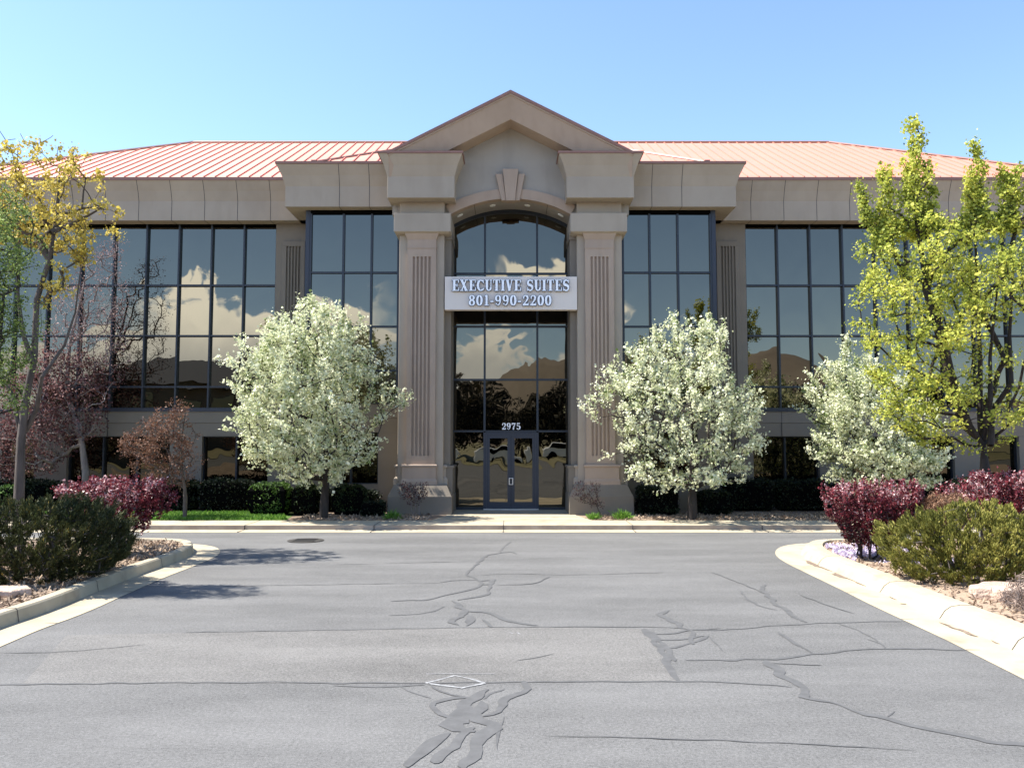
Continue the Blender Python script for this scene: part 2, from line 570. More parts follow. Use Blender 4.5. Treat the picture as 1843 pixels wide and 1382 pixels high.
def strip(mb, pts, w, z=0.008, jag=0.35, tap=True):
    """ribbon along surveyed ground points with uneven width"""
    P = [np.array(G(px, py, 0)) for px, py in pts]
    if len(P) > 2:
        for _ in range(1):
            C = [P[0]]
            for a, b in zip(P[:-1], P[1:]):
                C += [a * 0.78 + b * 0.22, a * 0.22 + b * 0.78]
            P = C + [P[-1]]
    Q = []
    for a, b in zip(P[:-1], P[1:]):
        n = max(1, int(np.linalg.norm(b - a) / 0.07))
        for k in range(n):
            Q.append(a + (b - a) * k / n)
    Q.append(P[-1])
    n0 = len(Q)
    wob = rng.normal(0, w * 0.22 + (0.006 if tap else 0.0), (n0, 2))
    wob = (np.roll(wob, 1, 0) + 2 * wob + np.roll(wob, -1, 0)) / 3
    Q = [q + wob[i] for i, q in enumerate(Q)]
    js = rng.normal(0, jag, (n0, 2))
    js = (np.roll(js, 1, 0) + 1.5 * js + np.roll(js, -1, 0)) / 2.4
    taper = np.minimum(1, np.minimum(np.arange(n0), np.arange(n0)[::-1]) / 2.0 + 0.25)
    w_arr = w * taper if tap else np.full(n0, w)
    L, Rr = [], []
    for i, q in enumerate(Q):
        d = Q[min(i + 1, len(Q) - 1)] - Q[max(i - 1, 0)]
        d = d / (np.linalg.norm(d) + 1e-9)
        nrm = np.array((-d[1], d[0]))
        w = max(w_arr[i], 0.004)
        wl_ = w * 0.5 * (1 + js[i, 0])
        wr_ = w * 0.5 * (1 + js[i, 1])
        L.append(q + nrm * max(wl_, w * 0.15))
        Rr.append(q - nrm * max(wr_, w * 0.15))
    n = len(L)
    zz = z + rng.uniform(-0.00045, 0.00045, n)
    v = [(*p, zz[i]) for i, p in enumerate(L)] + [(*p, zz[i] + 0.0002) for i, p in enumerate(Rr)]
    mb.add(v, [(n + i, n + i + 1, i + 1, i) for i in range(n - 1)])


cracks = [
    (0.03, [(905, 1241), (880, 1247), (866, 1258)]), (0.02, [(716, 1232), (735, 1245), (775, 1256)]), (0.03, [(600, 1234), (700, 1237), (765, 1233)]), (0.02, [(903, 1290), (895, 1320), (893, 1350)]),
    (0.02, [(1272, 1144), (1290, 1160), (1300, 1172)]), (0.03, [(1330, 1062), (1352, 1085), (1400, 1098)]), (0.02, [(1560, 1150), (1585, 1158), (1590, 1166)]), (0.02, [(1503, 1120), (1560, 1140), (1580, 1155)]), (0.03, [(800, 1092), (770, 1104), (700, 1108)]),
    (0.03, [(920, 975), (905, 985), (900, 995)]), (0.015, [(600, 975), (760, 980), (900, 976)]), (0.02, [(1596, 1290), (1612, 1280)]),
    (0.028, [(0, 1231), (300, 1228), (600, 1229), (767, 1229), (873, 1228), (1080, 1226), (1220, 1225), (1300, 1227), (1423, 1236)]),
    (0.028, [(330, 1138), (600, 1134), (828, 1129), (965, 1128), (1154, 1128), (1213, 1129), (1273, 1136), (1394, 1126), (1503, 1120), (1628, 1118)]),
    (0.075, [(1158, 1131), (1181, 1158), (1200, 1188), (1219, 1215), (1223, 1224)]),
    (0.05, [(1164, 1131), (1189, 1152), (1205, 1174), (1216, 1190)]),
    (0.065, [(1198, 1097), (1187, 1109), (1211, 1118), (1225, 1122), (1219, 1131)]),
    (0.045, [(1189, 1152), (1227, 1150), (1272, 1144), (1261, 1150), (1223, 1165), (1192, 1165)]),
    (0.04, [(1172, 1141), (1200, 1141), (1245, 1133), (1300, 1131)]),
    (0.05, [(1228, 1130), (1250, 1142), (1240, 1152), (1250, 1160)]),
    (0.038, [(1233, 1188), (1382, 1188), (1443, 1181), (1503, 1174), (1584, 1166), (1741, 1170)]),
    (0.085, [(1382, 1188), (1398, 1207), (1431, 1233), (1447, 1250), (1455, 1258)]),
    (0.06, [(1440, 1254), (1503, 1266), (1552, 1282), (1596, 1290), (1656, 1312), (1745, 1324), (1785, 1336), (1843, 1342), (1950, 1350)]),
    (0.045, [(1398, 1137), (1430, 1156), (1463, 1177)]),
    (0.055, [(1375, 1052), (1374, 1062), (1390, 1084), (1431, 1110), (1455, 1121)]),
    (0.03, [(1390, 1194), (1440, 1197), (1480, 1198)]),
    (0.13, [(862, 1237), (858, 1258), (835, 1270), (822, 1285), (830, 1305), (845, 1312)]),
    (0.085, [(860, 1262), (868, 1290), (890, 1308), (870, 1325), (852, 1345), (840, 1365), (835, 1384)]),
    (0.075, [(846, 1308), (828, 1329), (797, 1355), (778, 1372)]),
    (0.08, [(813, 1321), (771, 1340), (752, 1363), (733, 1384)]),
    (0.045, [(763, 1230), (805, 1249), (843, 1256)]),
    (0.055, [(843, 1256), (813, 1255), (771, 1267), (790, 1283), (816, 1293)]),
    (0.055, [(944, 1226), (947, 1243), (904, 1260), (913, 1270), (866, 1291)]),
    (0.05, [(930, 997), (926, 993), (900, 995), (876, 999), (869, 1005), (850, 1022), (839, 1033), (861, 1044), (866, 1052), (863, 1057), (830, 1065), (798, 1072), (765, 1080), (700, 1082)]),
    (0.06, [(889, 1042), (880, 1061), (884, 1068), (852, 1075), (821, 1080)]),
    (0.07, [(813, 1081), (821, 1090), (841, 1101), (813, 1118), (826, 1125)]),
    (0.06, [(841, 1101), (880, 1103), (908, 1116), (939, 1122), (969, 1127)]),
    (0.08, [(848, 1109), (841, 1127)]),
    (0.06, [(869, 1114), (887, 1128)]),
    (0.06, [(863, 1046), (886, 1044), (880, 1052), (864, 1052)]),
    (0.02, [(861, 1036), (895, 1033), (956, 1033), (1025, 1035), (1200, 1030)]),
    (0.02, [(400, 1055), (700, 1050), (780, 1050), (822, 1044), (861, 1044)]),
    (0.02, [(600, 1016), (700, 1014), (855, 1010)]),
    (0.025, [(890, 1053), (950, 1052), (975, 1046), (990, 1038)]),
    (0.014, [(0, 1175), (120, 1174), (260, 1160)]),
    (0.012, [(980, 1325), (1100, 1326), (1400, 1336), (1644, 1350)]),
    (0.015, [(930, 1190), (970, 1184), (998, 1176)]),
    (0.02, [(1280, 1030), (1340, 1052), (1380, 1070)]),
    (0.02, [(1440, 1070), (1490, 1090), (1540, 1104)]),
]
cm = MB()
for k, (w, pts) in enumerate(cracks):
    strip(cm, pts, w, 0.0030 + 0.00006 * k)
tag(cm.build('road_crack_seal', M['seal']), kind='structure')
cm = MB()
for pts in ([(767, 1229), (820, 1216)], [(820, 1216), (873, 1229)], [(873, 1229), (830, 1239)], [(830, 1239), (767, 1229)], [(767, 1213), (890, 1213)]):
    strip(cm, pts, 0.012 if pts[0][1] == 1213 else 0.026, 0.0046, 0.3, False)
for px, py in ((912, 1138), (935, 1139)):
    strip(cm, [(px, py), (px + 6, py + 3)], 0.05, 0.0046, 0.3)
tag(cm.build('road_marking', M['chalk']), kind='structure')

dm = MB()
for w, pts in ((0.07, [(1452, 1010), (1480, 1023), (1520, 1040), (1556, 1054), (1584, 1065)]), (0.035, [(1600, 1073), (1650, 1094), (1668, 1102)]),
               (0.06, [(1620, 1088), (1642, 1088)]), (0.05, [(1775, 1152), (1800, 1162)]), (0.03, [(1690, 1122), (1760, 1148)])):
    strip(dm, pts, w, 0.0165, 0.6)
tag(dm.build('gutter_dirt', M['gutter_dirt']), kind='structure')

# kerb, gutter and pavement along the building
g = MB()
g.box(-45, 45, 18.62, 18.78, -0.02, ZB + 0.002)
tag(g.build('kerb', M['gutter_mud']), kind='structure')
g = MB()
g.box(-45, 45, 18.64, 19.75, -0.02, ZB + 0.008)
tag(g.build('pavement', M['concrete']), kind='structure')
g = MB()
g.add([(-45, 18.12, 0.006), (45, 18.12, 0.006), (45, 18.62, 0.012), (-45, 18.62, 0.012)], [(0, 1, 2, 3)])
tag(g.build('gutter', M['concrete']), kind='structure')
g = MB()
g.add([(-45, 19.7, ZB), (45, 19.7, ZB), (45, 45, ZB), (-45, 45, ZB)], [(0, 1, 2, 3)])
tag(g.build('planting_bed', M['mulch']), kind='structure')
xw0, xw1 = WX(775, 19.75, 935), WX(1066, 19.75, 935)
xa0, xa1 = WX(806, 21.6, 918), WX(1034, 21.6, 918)
g = MB()
g.add([(xw0, 19.7, ZB + 0.012), (xw1, 19.7, ZB + 0.012), (xa1, 21.0, ZB + 0.012), (xa1, 23.2, ZB + 0.012), (xa0, 23.2, ZB + 0.012), (xa0, 21.0, ZB + 0.012)], [(0, 1, 2, 3, 4, 5)])
tag(g.build('entrance_path', M['concrete']), kind='structure')
# expansion joints
g = MB()
for x in np.arange(-26.3, 27, 2.9):
    g.box(x, x + 0.014, 18.60, 19.74, ZB, ZB + 0.011)
    g.box(x, x + 0.014, 18.6, 18.618, 0, ZB)
    g.box(x, x + 0.012, 18.13, 18.6, 0.0, 0.016)
for y in (20.6, 21.7):
    g.box(xa0, xa1, y, y + 0.014, ZB, ZB + 0.015)
tag(g.build('pavement_joint', M['joint']), kind='structure')
# lawn strip on the left
XL0, XL1 = -30.0, WX(527, 20.4, 930)
g = MB()
g.add([(XL0, 19.76, ZB + 0.006), (XL1, 19.76, ZB + 0.006), (XL1 - 0.3, 21.9, ZB + 0.006), (XL0, 21.9, ZB + 0.006)], [(0, 1, 2, 3)])
tag(g.build('lawn_ground', M['lawn']), kind='structure')


# ------------------------------------------------------------------ kerbed islands
def offset_poly(P, d, side):
    out = []
    n = len(P)
    for i in range(n):
        a, b, c = P[max(i - 1, 0)], P[i], P[min(i + 1, n - 1)]
        t = (c - a) / (np.linalg.norm(c - a) + 1e-9)
        nn = np.array((-t[1], t[0])) * side
        out.append(b + nn * d)
    return out


def smooth(P, it=2):
    for _ in range(it):
        Q = [P[0]]
        for a, b in zip(P[:-1], P[1:]):
            Q += [a * 0.75 + b * 0.25, a * 0.25 + b * 0.75]
        Q.append(P[-1])
        P = Q
    return P


def island(pix, side, curb_prof, gut_w, far_x, soil_mat, soil_name):
    P = [np.array(G(px, py, 0)) for px, py in pix]
    d0 = P[0] - P[1]
    P = [P[0] + d0 / np.linalg.norm(d0) * 11] + P
    P.append(np.array((far_x, P[-1][1])))
    P = smooth(P, 2)
    rings = []
    for o, z in curb_prof:
        rings.append([(*q, z) for q in offset_poly(P, o, side)])
    mb = MB()
    n = len(P)
    v = [p for r_ in rings for p in r_]
    f = []
    for k in range(len(rings) - 1):
        for i in range(n - 1):
            q = (k * n + i, k * n + i + 1, (k + 1) * n + i + 1, (k + 1) * n + i)
            f.append(q if side > 0 else q[::-1])
    mb.add(v, f)
    tag(mb.build('kerb', M['concrete']), kind='structure')
    mb = MB()
    a = [(*q, 0.006) for q in offset_poly(P, -gut_w, side)]
    b = [(*q, 0.012) for q in offset_poly(P, 0.02, side)]
    mb.add(a + b, [(i, i + 1, n + i + 1, n + i) if side > 0 else (n + i, n + i + 1, i + 1, i) for i in range(n - 1)])
    tag(mb.build('gutter', M['concrete']), kind='structure')
    inner = offset_poly(P, curb_prof[-1][0] - 0.02, side)
    poly = [(*q, curb_prof[-1][1] - 0.012) for q in inner] + [(far_x, inner[0][1], curb_prof[-1][1] - 0.012)]
    mb = MB()
    mb.add(poly, [tuple(range(len(poly))) if side < 0 else tuple(reversed(range(len(poly))))])
    tag(mb.build(soil_name, soil_mat), kind='structure')
    # joint lines across the kerb
    mb = MB()
    for i in range(4, n - 3, 7):
        t = (P[i + 1] - P[i]) / np.linalg.norm(P[i + 1] - P[i])
        nn = np.array((-t[1], t[0])) * side
        w = 0.006
        prof = [(-gut_w, 0.010)] + [(o - 0.003, z + 0.003) for o, z in curb_prof[:-1]]
        vv = []
        for o, z in prof:
            q = P[i] + nn * o
            vv += [(*(q - t * w), z), (*(q + t * w), z)]
        mb.add(vv, [(2 * k, 2 * k + 1, 2 * k + 3, 2 * k + 2) for k in range(len(prof) - 1)])
    tag(mb.build('kerb_joint', M['joint']), kind='structure')
    return P


left_pix = [(-60, 1156), (0, 1132), (85, 1104), (166, 1070), (240, 1040), (300, 1019), (339, 1004), (351, 995), (346, 988), (325, 984), (250, 982), (0, 982)]
PL = island(left_pix, +1, [(0, 0.0), (0.025, 0.14), (0.045, 0.16), (0.17, 0.16), (0.18, 0.135)], 0.44, -32, M['mulch'], 'island_soil')
right_pix = [(1900, 1208), (1843, 1182), (1785, 1155), (1700, 1119), (1629, 1089), (1580, 1066), (1500, 1031), (1455, 1011), (1438, 998), (1443, 988), (1462, 983), (1520, 981), (1900, 981)]
PR = island(right_pix, -1, [(0, 0.0), (0.07, 0.10), (0.14, 0.145), (0.24, 0.16), (0.38, 0.16), (0.39, 0.135)], 0.42, 32, M['sand'], 'island_soil')


def in_poly(x, y, P):
    c = False
    n = len(P)
    for i in range(n):
        x1, y1 = P[i]
        x2, y2 = P[(i + 1) % n]
        if (y1 > y) != (y2 > y) and x < (x2 - x1) * (y - y1) / (y2 - y1) + x1:
            c = not c
    return c


def chips(name, n, xr, yr, z, test, s=0.035, m=None, label=None):
    mb = MB()
    k = 0
    while k < n:
        x, y = rng.uniform(*xr), rng.uniform(*yr)
        if not test(x, y):
            continue
        k += 1
        a, b = rng.uniform(0, 6.28), rng.normal(0, 0.5)
        L, w = s * rng.uniform(0.5, 1.6), s * rng.uniform(0.2, 0.5)
        ca, sa, cb, sb = math.cos(a), math.sin(a), math.cos(b), math.sin(b)
        c = np.array((x, y, z + abs(L * sb) * 0.6 + 0.004))
        u = np.array((ca * cb, sa * cb, sb)) * L
        v = np.array((-sa, ca, rng.normal(0, 0.3))) * w
        h = np.array((0, 0, 0.008))
        mb.add([c - u - v, c + u - v, c + u + v, c - u + v, c - u - v + h, c + u - v + h, c + u + v + h, c - u + v + h],
               [(0, 3, 2, 1), (4, 5, 6, 7), (0, 1, 5, 4), (1, 2, 6, 5), (2, 3, 7, 6), (3, 0, 4, 7)])
    return tag(mb.build(name, m or M['chip']), label, None, None, 'stuff')


PLi = [tuple(q) for q in offset_poly(PL, 0.22, 1)] + [(-32, -3)]
PRi = [tuple(q) for q in offset_poly(PR, 0.42, -1)] + [(32, -3)]
o = chips('wood_mulch', 5200, (-8.5, -4.5), (7, 15.5), 0.128, lambda x, y: in_poly(x, y, PLi), label='brown bark mulch on the left kerbed island')
tag(o, cat='mulch')
o = chips('dry_litter', 6500, (3.3, 10.5), (4.5, 15.5), 0.128, lambda x, y: in_poly(x, y, PRi), 0.028, label='dry tan leaf litter on the right kerbed island')
tag(o, cat='litter')
o = chips('bed_litter', 3500, (-5.2, 13), (19.8, 21.4), ZB + 0.004, lambda x, y: not (xw0 - 0.1 < x < xw1 + 0.1), 0.035, label='bark and leaf litter in the bed along the pavement')
tag(o, cat='litter')
print('setting done')
# ================================================================== BUILDING
bld = empty('office_building', (0, 23.0, ZB))
tag(bld, 'wide beige office building with pink metal roof and gabled entrance between fluted columns', 'office building')
XC = WX(919, 22)


def D(px, Y, py=600):
    """distance from the building's centre line of a point left of it"""
    return XC - WX(px, Y, py)


def mx(s, a, b):
    """mirror an x-interval given as distances from the centre; s = -1 left, +1 right"""
    return (XC + s * a, XC + s * b) if s > 0 else (XC - b, XC - a)


Y_SHAFT, Y_PIL, Y_CAP, Y_BLK, Y_PLINTH = 21.55, 21.45, 21.32, 21.12, 21.40
Y_ARCH, Y_GLASS, Y_BAYC, Y_BAYG, Y_WINGC, Y_WING = 21.78, 22.85, 21.95, 22.35, 23.35, 23.72
Z_SOF = WZ(356, Y_BLK)
Z_MID = WZ(318, Y_BLK)
Z_TOP = WZ(276, Y_BLK - 0.21)
EX = D(-160, 23.2, 322)                 # half width of the building
# ---- wings -----------------------------------------------------------
Z_SILL1 = WZ(735, Y_WING)
Z_SP0 = WZ(785, Y_WING)
Z_SPJ = WZ(761, Y_WING)
Z_HEAD = Z_SOF
PIL_IN = D(550, Y_WING)                 # inner edge of the wing pilaster (meets the bay)
PIL_OUT = D(494, Y_WING)
CORN = WX(919, 22) - WX(548, Y_BAYG)    # bay glazing outer edge
core = MB()  # black boxes added inside to stop light passing through the building
core.box(XC - EX + 1.3, XC + EX - 1.3, Y_WING + 0.5, 36, ZB, Z_SOF - 0.01)
core.box(XC - CORN + 0.12, XC + CORN - 0.12, Y_GLASS + 0.25, Y_WING + 0.5, ZB, Z_SOF - 0.01)
core.build('light_block', M['dark_inside'], bld)
MOD = D(258, Y_WING) - D(317, Y_WING)   # mullion module of the wings
lowp = [(120, 305), (363, 482)]         # ground floor windows, pixel edges on the left wing
for s in (-1, 1):
    w = MB()
    xe = EX - 0.75
    # spandrel panels with a two tone band
    w.box(*mx(s, PIL_OUT, xe), Y_WING, Y_WING + 0.5, Z_SPJ, Z_SILL1 - 0.09, 0)
    w.box(*mx(s, PIL_OUT, xe), Y_WING + 0.015, Y_WING + 0.5, Z_SP0, Z_SPJ - 0.006, 1)
    x = PIL_OUT + MOD
    k = 0
    while x < xe:
        a, b = mx(s, x - 0.008, x + 0.008)
        w.box(a, b, Y_WING - 0.003, Y_WING + 0.10, Z_SP0 + 0.004, Z_SILL1 - 0.094, 2)
        x += 2 * MOD
    # piers between the ground floor windows
    edges = []
    px_r = [(494, 482), (363, 305), (120, 62), (3, -55)]
    for a, b in px_r:
        edges.append((D(a, Y_WING, 820), D(b, Y_WING, 820)))
    edges.append((xe - 0.6, xe))
    for a, b in edges:
        w.box(*mx(s, a, b), Y_WING + 0.004, Y_WING + 0.5, ZB - 0.05, Z_SP0 - 0.005, 0)
    w.box(*mx(s, PIL_OUT, xe), Y_WING + 0.02, Y_WING + 0.4, ZB - 0.05, WZ(868, Y_WING), 0)
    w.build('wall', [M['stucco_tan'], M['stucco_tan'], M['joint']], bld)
    # end wall
    w = MB()
    w.box(*mx(s, xe, xe + 0.35), Y_WING, 36, ZB - 0.05, Z_SOF - 0.005)
    w.build('end_wall', M['stucco_tan'], bld)


def bars(mb, xs, zs, Y, wv=0.05, wh=0.05, dep=0.10, z0=None, z1=None):
    for x in xs:
        mb.box(x - wv / 2, x + wv / 2, Y - dep, Y + 0.06, zs[0], zs[-1])
    for z in zs:
        mb.box(xs[0] + wv / 2, xs[-1] - wv / 2, Y - dep + 0.012, Y + 0.055, z - wh / 2 if z != zs[0] else z, z + wh / 2 if z != zs[-1] else z)


def panes(xs, zs, Y, name, m, parent, tilt=0.0035, skip=None):
    v, f, col_ = [], [], []
    for i in range(len(xs) - 1):
        for j in range(len(zs) - 1):
            if skip and skip(i, j):
                continue
            tx, tz = rng.normal(0, tilt), rng.normal(0, tilt)
            hx, hz = (xs[i + 1] - xs[i]) / 2, (zs[j + 1] - zs[j]) / 2
            cx, cz = (xs[i + 1] + xs[i]) / 2, (zs[j + 1] + zs[j]) / 2
            b = len(v)
            for sx, sz in ((-1, -1), (1, -1), (1, 1), (-1, 1)):
                v.append((cx + sx * hx, Y + sx * hx * tx + sz * hz * tz, cz + sz * hz))
            f.append((b, b + 1, b + 2, b + 3))
            r_ = rng.random(3)
            col_.append(r_)
    return pane_mesh(v, f, col_, name, m, parent)


def pane_mesh(v, f, cols_, name, m, parent):
    off = Vector((0, 0, 0))
    q = parent
    while q is not None:
        off += q.location
        q = q.parent
    me = bpy.data.meshes.new(name)
    me.from_pydata([(a - off.x, b - off.y, c - off.z) for a, b, c in v], [], f)
    me.materials.append(m)
    at = me.attributes.new('pane', 'FLOAT_VECTOR', 'FACE')
    at.data.foreach_set('vector', np.array(cols_, dtype=np.float32).ravel())
    o = bpy.data.objects.new(name, me)
    o.parent = parent
    col.objects.link(o)
    return o


def lin_xs(s, a, b, n_or_mod, start=None):
    n = max(1, round((b - a) / n_or_mod))
    v = [a + (b - a) * k / n for k in range(n + 1)]
    v = [XC + s * t for t in v]
    return sorted(v)


zrow_w = [Z_SILL1, WZ(696, Y_WING), WZ(604, Y_WING), WZ(513, Y_WING), Z_HEAD]
for s in (-1, 1):
    xe = EX - 1.3
    n = int((xe - PIL_OUT) / MOD)
    xs = sorted([XC + s * (PIL_OUT + MOD * k) for k in range(n)] + [XC + s * (xe + 0.55)])
    fr = MB()
    bars(fr, xs, zrow_w, Y_WING + 0.12, 0.046, 0.05, 0.09)
    fo = fr.build('window', M['frame'], bld)
    st = MB()
    st.box(xs[0], xs[-1], Y_WING - 0.03, Y_WING + 0.2, Z_SILL1 - 0.088, Z_SILL1 - 0.002)
    st.build('sill', M['frame_blue'], fo)
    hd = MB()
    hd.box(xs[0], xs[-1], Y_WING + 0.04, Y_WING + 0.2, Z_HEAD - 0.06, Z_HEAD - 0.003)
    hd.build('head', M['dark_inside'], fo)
    panes(xs, zrow_w, Y_WING + 0.13, 'pane', M['glass'], fo)
    # ground floor windows
    zz = [WZ(868, Y_WING), Z_SP0 - 0.004]
    for a, b in [(120, 305), (363, 482), (-55, -240), (3, 62), (-300, -480)]:
        a, b = D(a, Y_WING, 820), D(b, Y_WING, 820)
        a, b = min(a, b), max(a, b)
        if b > xe:
            b = xe - 0.1
        if b - a < 0.4:
            continue
        xs2 = lin_xs(s, a, b, MOD)
        fr = MB()
        bars(fr, xs2, zz, Y_WING + 0.22, 0.05, 0.05, 0.09)
        fo = fr.build('window', M['frame'], bld)
        panes(xs2, zz, Y_WING + 0.23, 'pane', M['glass_low'], fo)


def fluted(mb, x0, x1, yf, yb, z0, z1, g0, g1, n, gw, mi=0, mg=0):
    """pilaster with n vertical grooves between g0 and g1"""
    mb.box(x0, x1, yf, yb, z0, g0, mi)
    mb.box(x0, x1, yf, yb, g1, z1, mi)
    mb.box(x0 + 0.003, x1 - 0.003, yf + 0.05, yb, g0, g1, mg)
    ins = (x1 - x0) * 0.16
    cx = [x0 + ins + (x1 - x0 - 2 * ins) * (k + 0.5) / n - 0 for k in range(n)]
    last = x0
    for c in cx:
        mb.box(last, c - gw / 2, yf, yf + 0.049, g0 + 0.0005, g1 - 0.0005, mi)
        last = c + gw / 2
    mb.box(last, x1, yf, yf + 0.049, g0 + 0.0005, g1 - 0.0005, mi)


for s in (-1, 1):
    # wing pilaster beside the bay
    p = MB()
    a, b = mx(s, PIL_IN - 0.06, PIL_OUT)
    p.box(a, b, Y_WING - 0.03, Y_WING + 0.45, ZB - 0.05, Z_SOF - 0.004, 0)
    a2, b2 = mx(s, D(548, Y_WING), D(507, Y_WING))
    fluted(p, a2, b2, Y_WING - 0.115, Y_WING - 0.031, WZ(850, Y_WING), WZ(436, Y_WING), WZ(800, Y_WING), WZ(445, Y_WING), 5, 0.055)
    p.box(*mx(s, D(549, Y_WING), D(503, Y_WING)), Y_WING - 0.15, Y_WING - 0.031, ZB - 0.05, WZ(850, Y_WING) - 0.002, 0)
    p.build('pilaster', [M['stucco_tan']], bld, bevel=0.006)

# ---- bays beside the columns ----------------------------------------
COL_OUT = D(714, Y_SHAFT)
for s in (-1, 1):
    xo = CORN
    zrow_b = [WZ(727, Y_BAYG), WZ(667, Y_BAYG), WZ(588, Y_BAYG), WZ(491, Y_BAYG), Z_HEAD - 0.02]
    xs = sorted([XC + s * D(px, Y_BAYG) for px in (557, 616.5, 667.5, 716, 745)])
    fr = MB()
    bars(fr, xs, zrow_b, Y_BAYG, 0.055, 0.05, 0.06)
    fo = fr.build('window', M['frame'], bld)
    panes(xs, zrow_b, Y_BAYG + 0.01, 'pane', M['glass'], fo)
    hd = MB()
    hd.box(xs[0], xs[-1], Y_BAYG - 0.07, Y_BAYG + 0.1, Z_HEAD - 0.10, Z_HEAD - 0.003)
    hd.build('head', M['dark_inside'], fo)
    cp = MB()                            # corner post and glazed return of the bay
    cp.box(*mx(s, D(557, Y_BAYG) + 0.0275, xo), Y_BAYG - 0.075, Y_BAYG + 0.12, ZB, Z_SOF - 0.003)
    cp.box(*mx(s, xo - 0.12, xo - 0.002), Y_BAYG + 0.121, Y_WING - 0.02, ZB, Z_SOF - 0.003)
    cp.build('corner_post', M['frame_blue'], bld)
    w = MB()
    zj = [WZ(727, Y_BAYG) - 0.002, WZ(752, Y_BAYG), WZ(778, Y_BAYG)]
    ain, aout = D(745, Y_BAYG), D(557, Y_BAYG) + 0.026
    w.box(*mx(s, ain, aout), Y_BAYG - 0.02, Y_BAYG + 0.3, zj[1], zj[0], 0)
    w.box(*mx(s, ain, aout), Y_BAYG - 0.008, Y_BAYG + 0.3, zj[2], zj[1] - 0.006, 0)
    w.box(*mx(s, ain, D(683, Y_BAYG)), Y_BAYG - 0.012, Y_BAYG + 0.3, ZB - 0.05, zj[2] - 0.003, 0)
    w.box(*mx(s, D(585, Y_BAYG), aout), Y_BAYG - 0.012, Y_BAYG + 0.3, ZB - 0.05, zj[2] - 0.003, 0)
    w.box(*mx(s, D(683, Y_BAYG) - 0.002, D(585, Y_BAYG) + 0.002), Y_BAYG + 0.004, Y_BAYG + 0.3, ZB - 0.05, WZ(871, Y_BAYG), 0)
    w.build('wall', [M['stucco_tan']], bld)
    xs2 = sorted([XC + s * D(px, Y_BAYG) for px in (585, 634, 683)])
    zz = [WZ(871, Y_BAYG), zj[2] - 0.003]
    fr = MB()
    bars(fr, xs2, zz, Y_BAYG + 0.13, 0.05, 0.05, 0.08)
    fo = fr.build('window', M['frame'], bld)
    panes(xs2, zz, Y_BAYG + 0.14, 'pane', M['glass_low'], fo)

# ---- cornices --------------------------------------------------------
LV = [(Z_SOF, 0.0), (Z_MID, 0.0), (Z_MID + (Z_TOP - Z_MID) * 0.5, 0.085), (Z_TOP, 0.21)]


def joint(mb, x, yf, back, w=0.014, mi=1):
    pts = [(back, Z_SOF - 0.003), (yf - 0.003, Z_SOF - 0.003)] + [(yf - o - 0.003, z) for z, o in LV[1:]]
    v = []
    for y, z in pts:
        v += [(x - w / 2, y, z), (x + w / 2, y, z)]
    mb.add(v, [(2 * k, 2 * k + 1, 2 * k + 3, 2 * k + 2) for k in range(len(pts) - 1)], mi)


BAY_X = D(513.5, Y_BAYC, 345)            # outer end of the bay cornice (vertical part)
for s in (-1, 1):
    c = MB()
    a, b = mx(s, BAY_X - 0.4, EX - 0.21)
    c.flared(a, b, Y_WINGC, 37, LV, 0, left=(s < 0), right=(s > 0))
    for k in range(-1, 13):
        xj = PIL_OUT + MOD * (k + 0.08)
        if xj < EX - 0.4 and xj > BAY_X + 0.1:
            joint(c, XC + s * xj, Y_WINGC, Y_WING + 0.05)
    c.build('cornice', [M['stucco'], M['joint']], bld)
    c = MB()
    a, b = mx(s, D(740, Y_BAYC), BAY_X)
    c.flared(a, b, Y_BAYC, Y_WINGC + 0.9, LV, 0, left=(s < 0), right=(s > 0))
    for px in (611, 665):
        joint(c, XC + s * D(px, Y_BAYC, 345), Y_BAYC, Y_BAYG)
    c.build('cornice', [M['stucco'], M['joint']], bld)
    # copper edge trims
    t = MB()
    a, b = mx(s, BAY_X - 0.3, EX)
    t.box(a, b, Y_WINGC - 0.235, Y_WINGC + 0.3, Z_TOP + 0.002, Z_TOP + 0.085)
    a, b = mx(s, D(740, Y_BAYC), BAY_X + 0.23)
    t.box(a, b, Y_BAYC - 0.235, Y_WINGC + 0.35, Z_TOP + 0.004, Z_TOP + 0.070)
    t.build('gutter', M['trim'], bld)

# ---- main roof -------------------------------------------------------
YE, ZE = Y_WINGC - 0.235, Z_TOP + 0.087
XR = D(350, 29.0, 257)
RUN = EX - XR
ZR = WZ(257, YE + RUN)
x0, x1 = XC - EX, XC + EX
yb = YE + 2 * RUN
r = MB()
e = 0.0
r.add([(x0, YE, ZE), (x1, YE, ZE), (x1, yb, ZE), (x0, yb, ZE), (x0 + RUN, YE + RUN, ZR), (x1 - RUN, YE + RUN, ZR)],
      [(0, 1, 5, 4), (1, 2, 5), (2, 3, 4, 5), (3, 0, 4), (0, 3, 2, 1)])
rf = r.build('roof', M['roof'], bld)
sl = (ZR - ZE) / RUN
sm = MB()


def rib(mb, xa, ya, za, yb_, zb_, w=0.022, h=0.035):
    mb.add([(xa - w / 2, ya, za + 0.001), (xa + w / 2, ya, za + 0.001), (xa + w / 2, ya, za + h), (xa - w / 2, ya, za + h),
            (xa - w / 2, yb_, zb_ + 0.001), (xa + w / 2, yb_, zb_ + 0.001), (xa + w / 2, yb_, zb_ + h), (xa - w / 2, yb_, zb_ + h)],
           [(0, 1, 2, 3), (4, 7, 6, 5), (1, 5, 6, 2), (0, 3, 7, 4), (3, 2, 6, 7)])


SP = 0.325
x = x0 + SP
while x < x1 - 0.1:
    L = min(x - x0, x1 - x, RUN)
    rib(sm, x, YE, ZE, YE + L, ZE + sl * L)
    x += SP
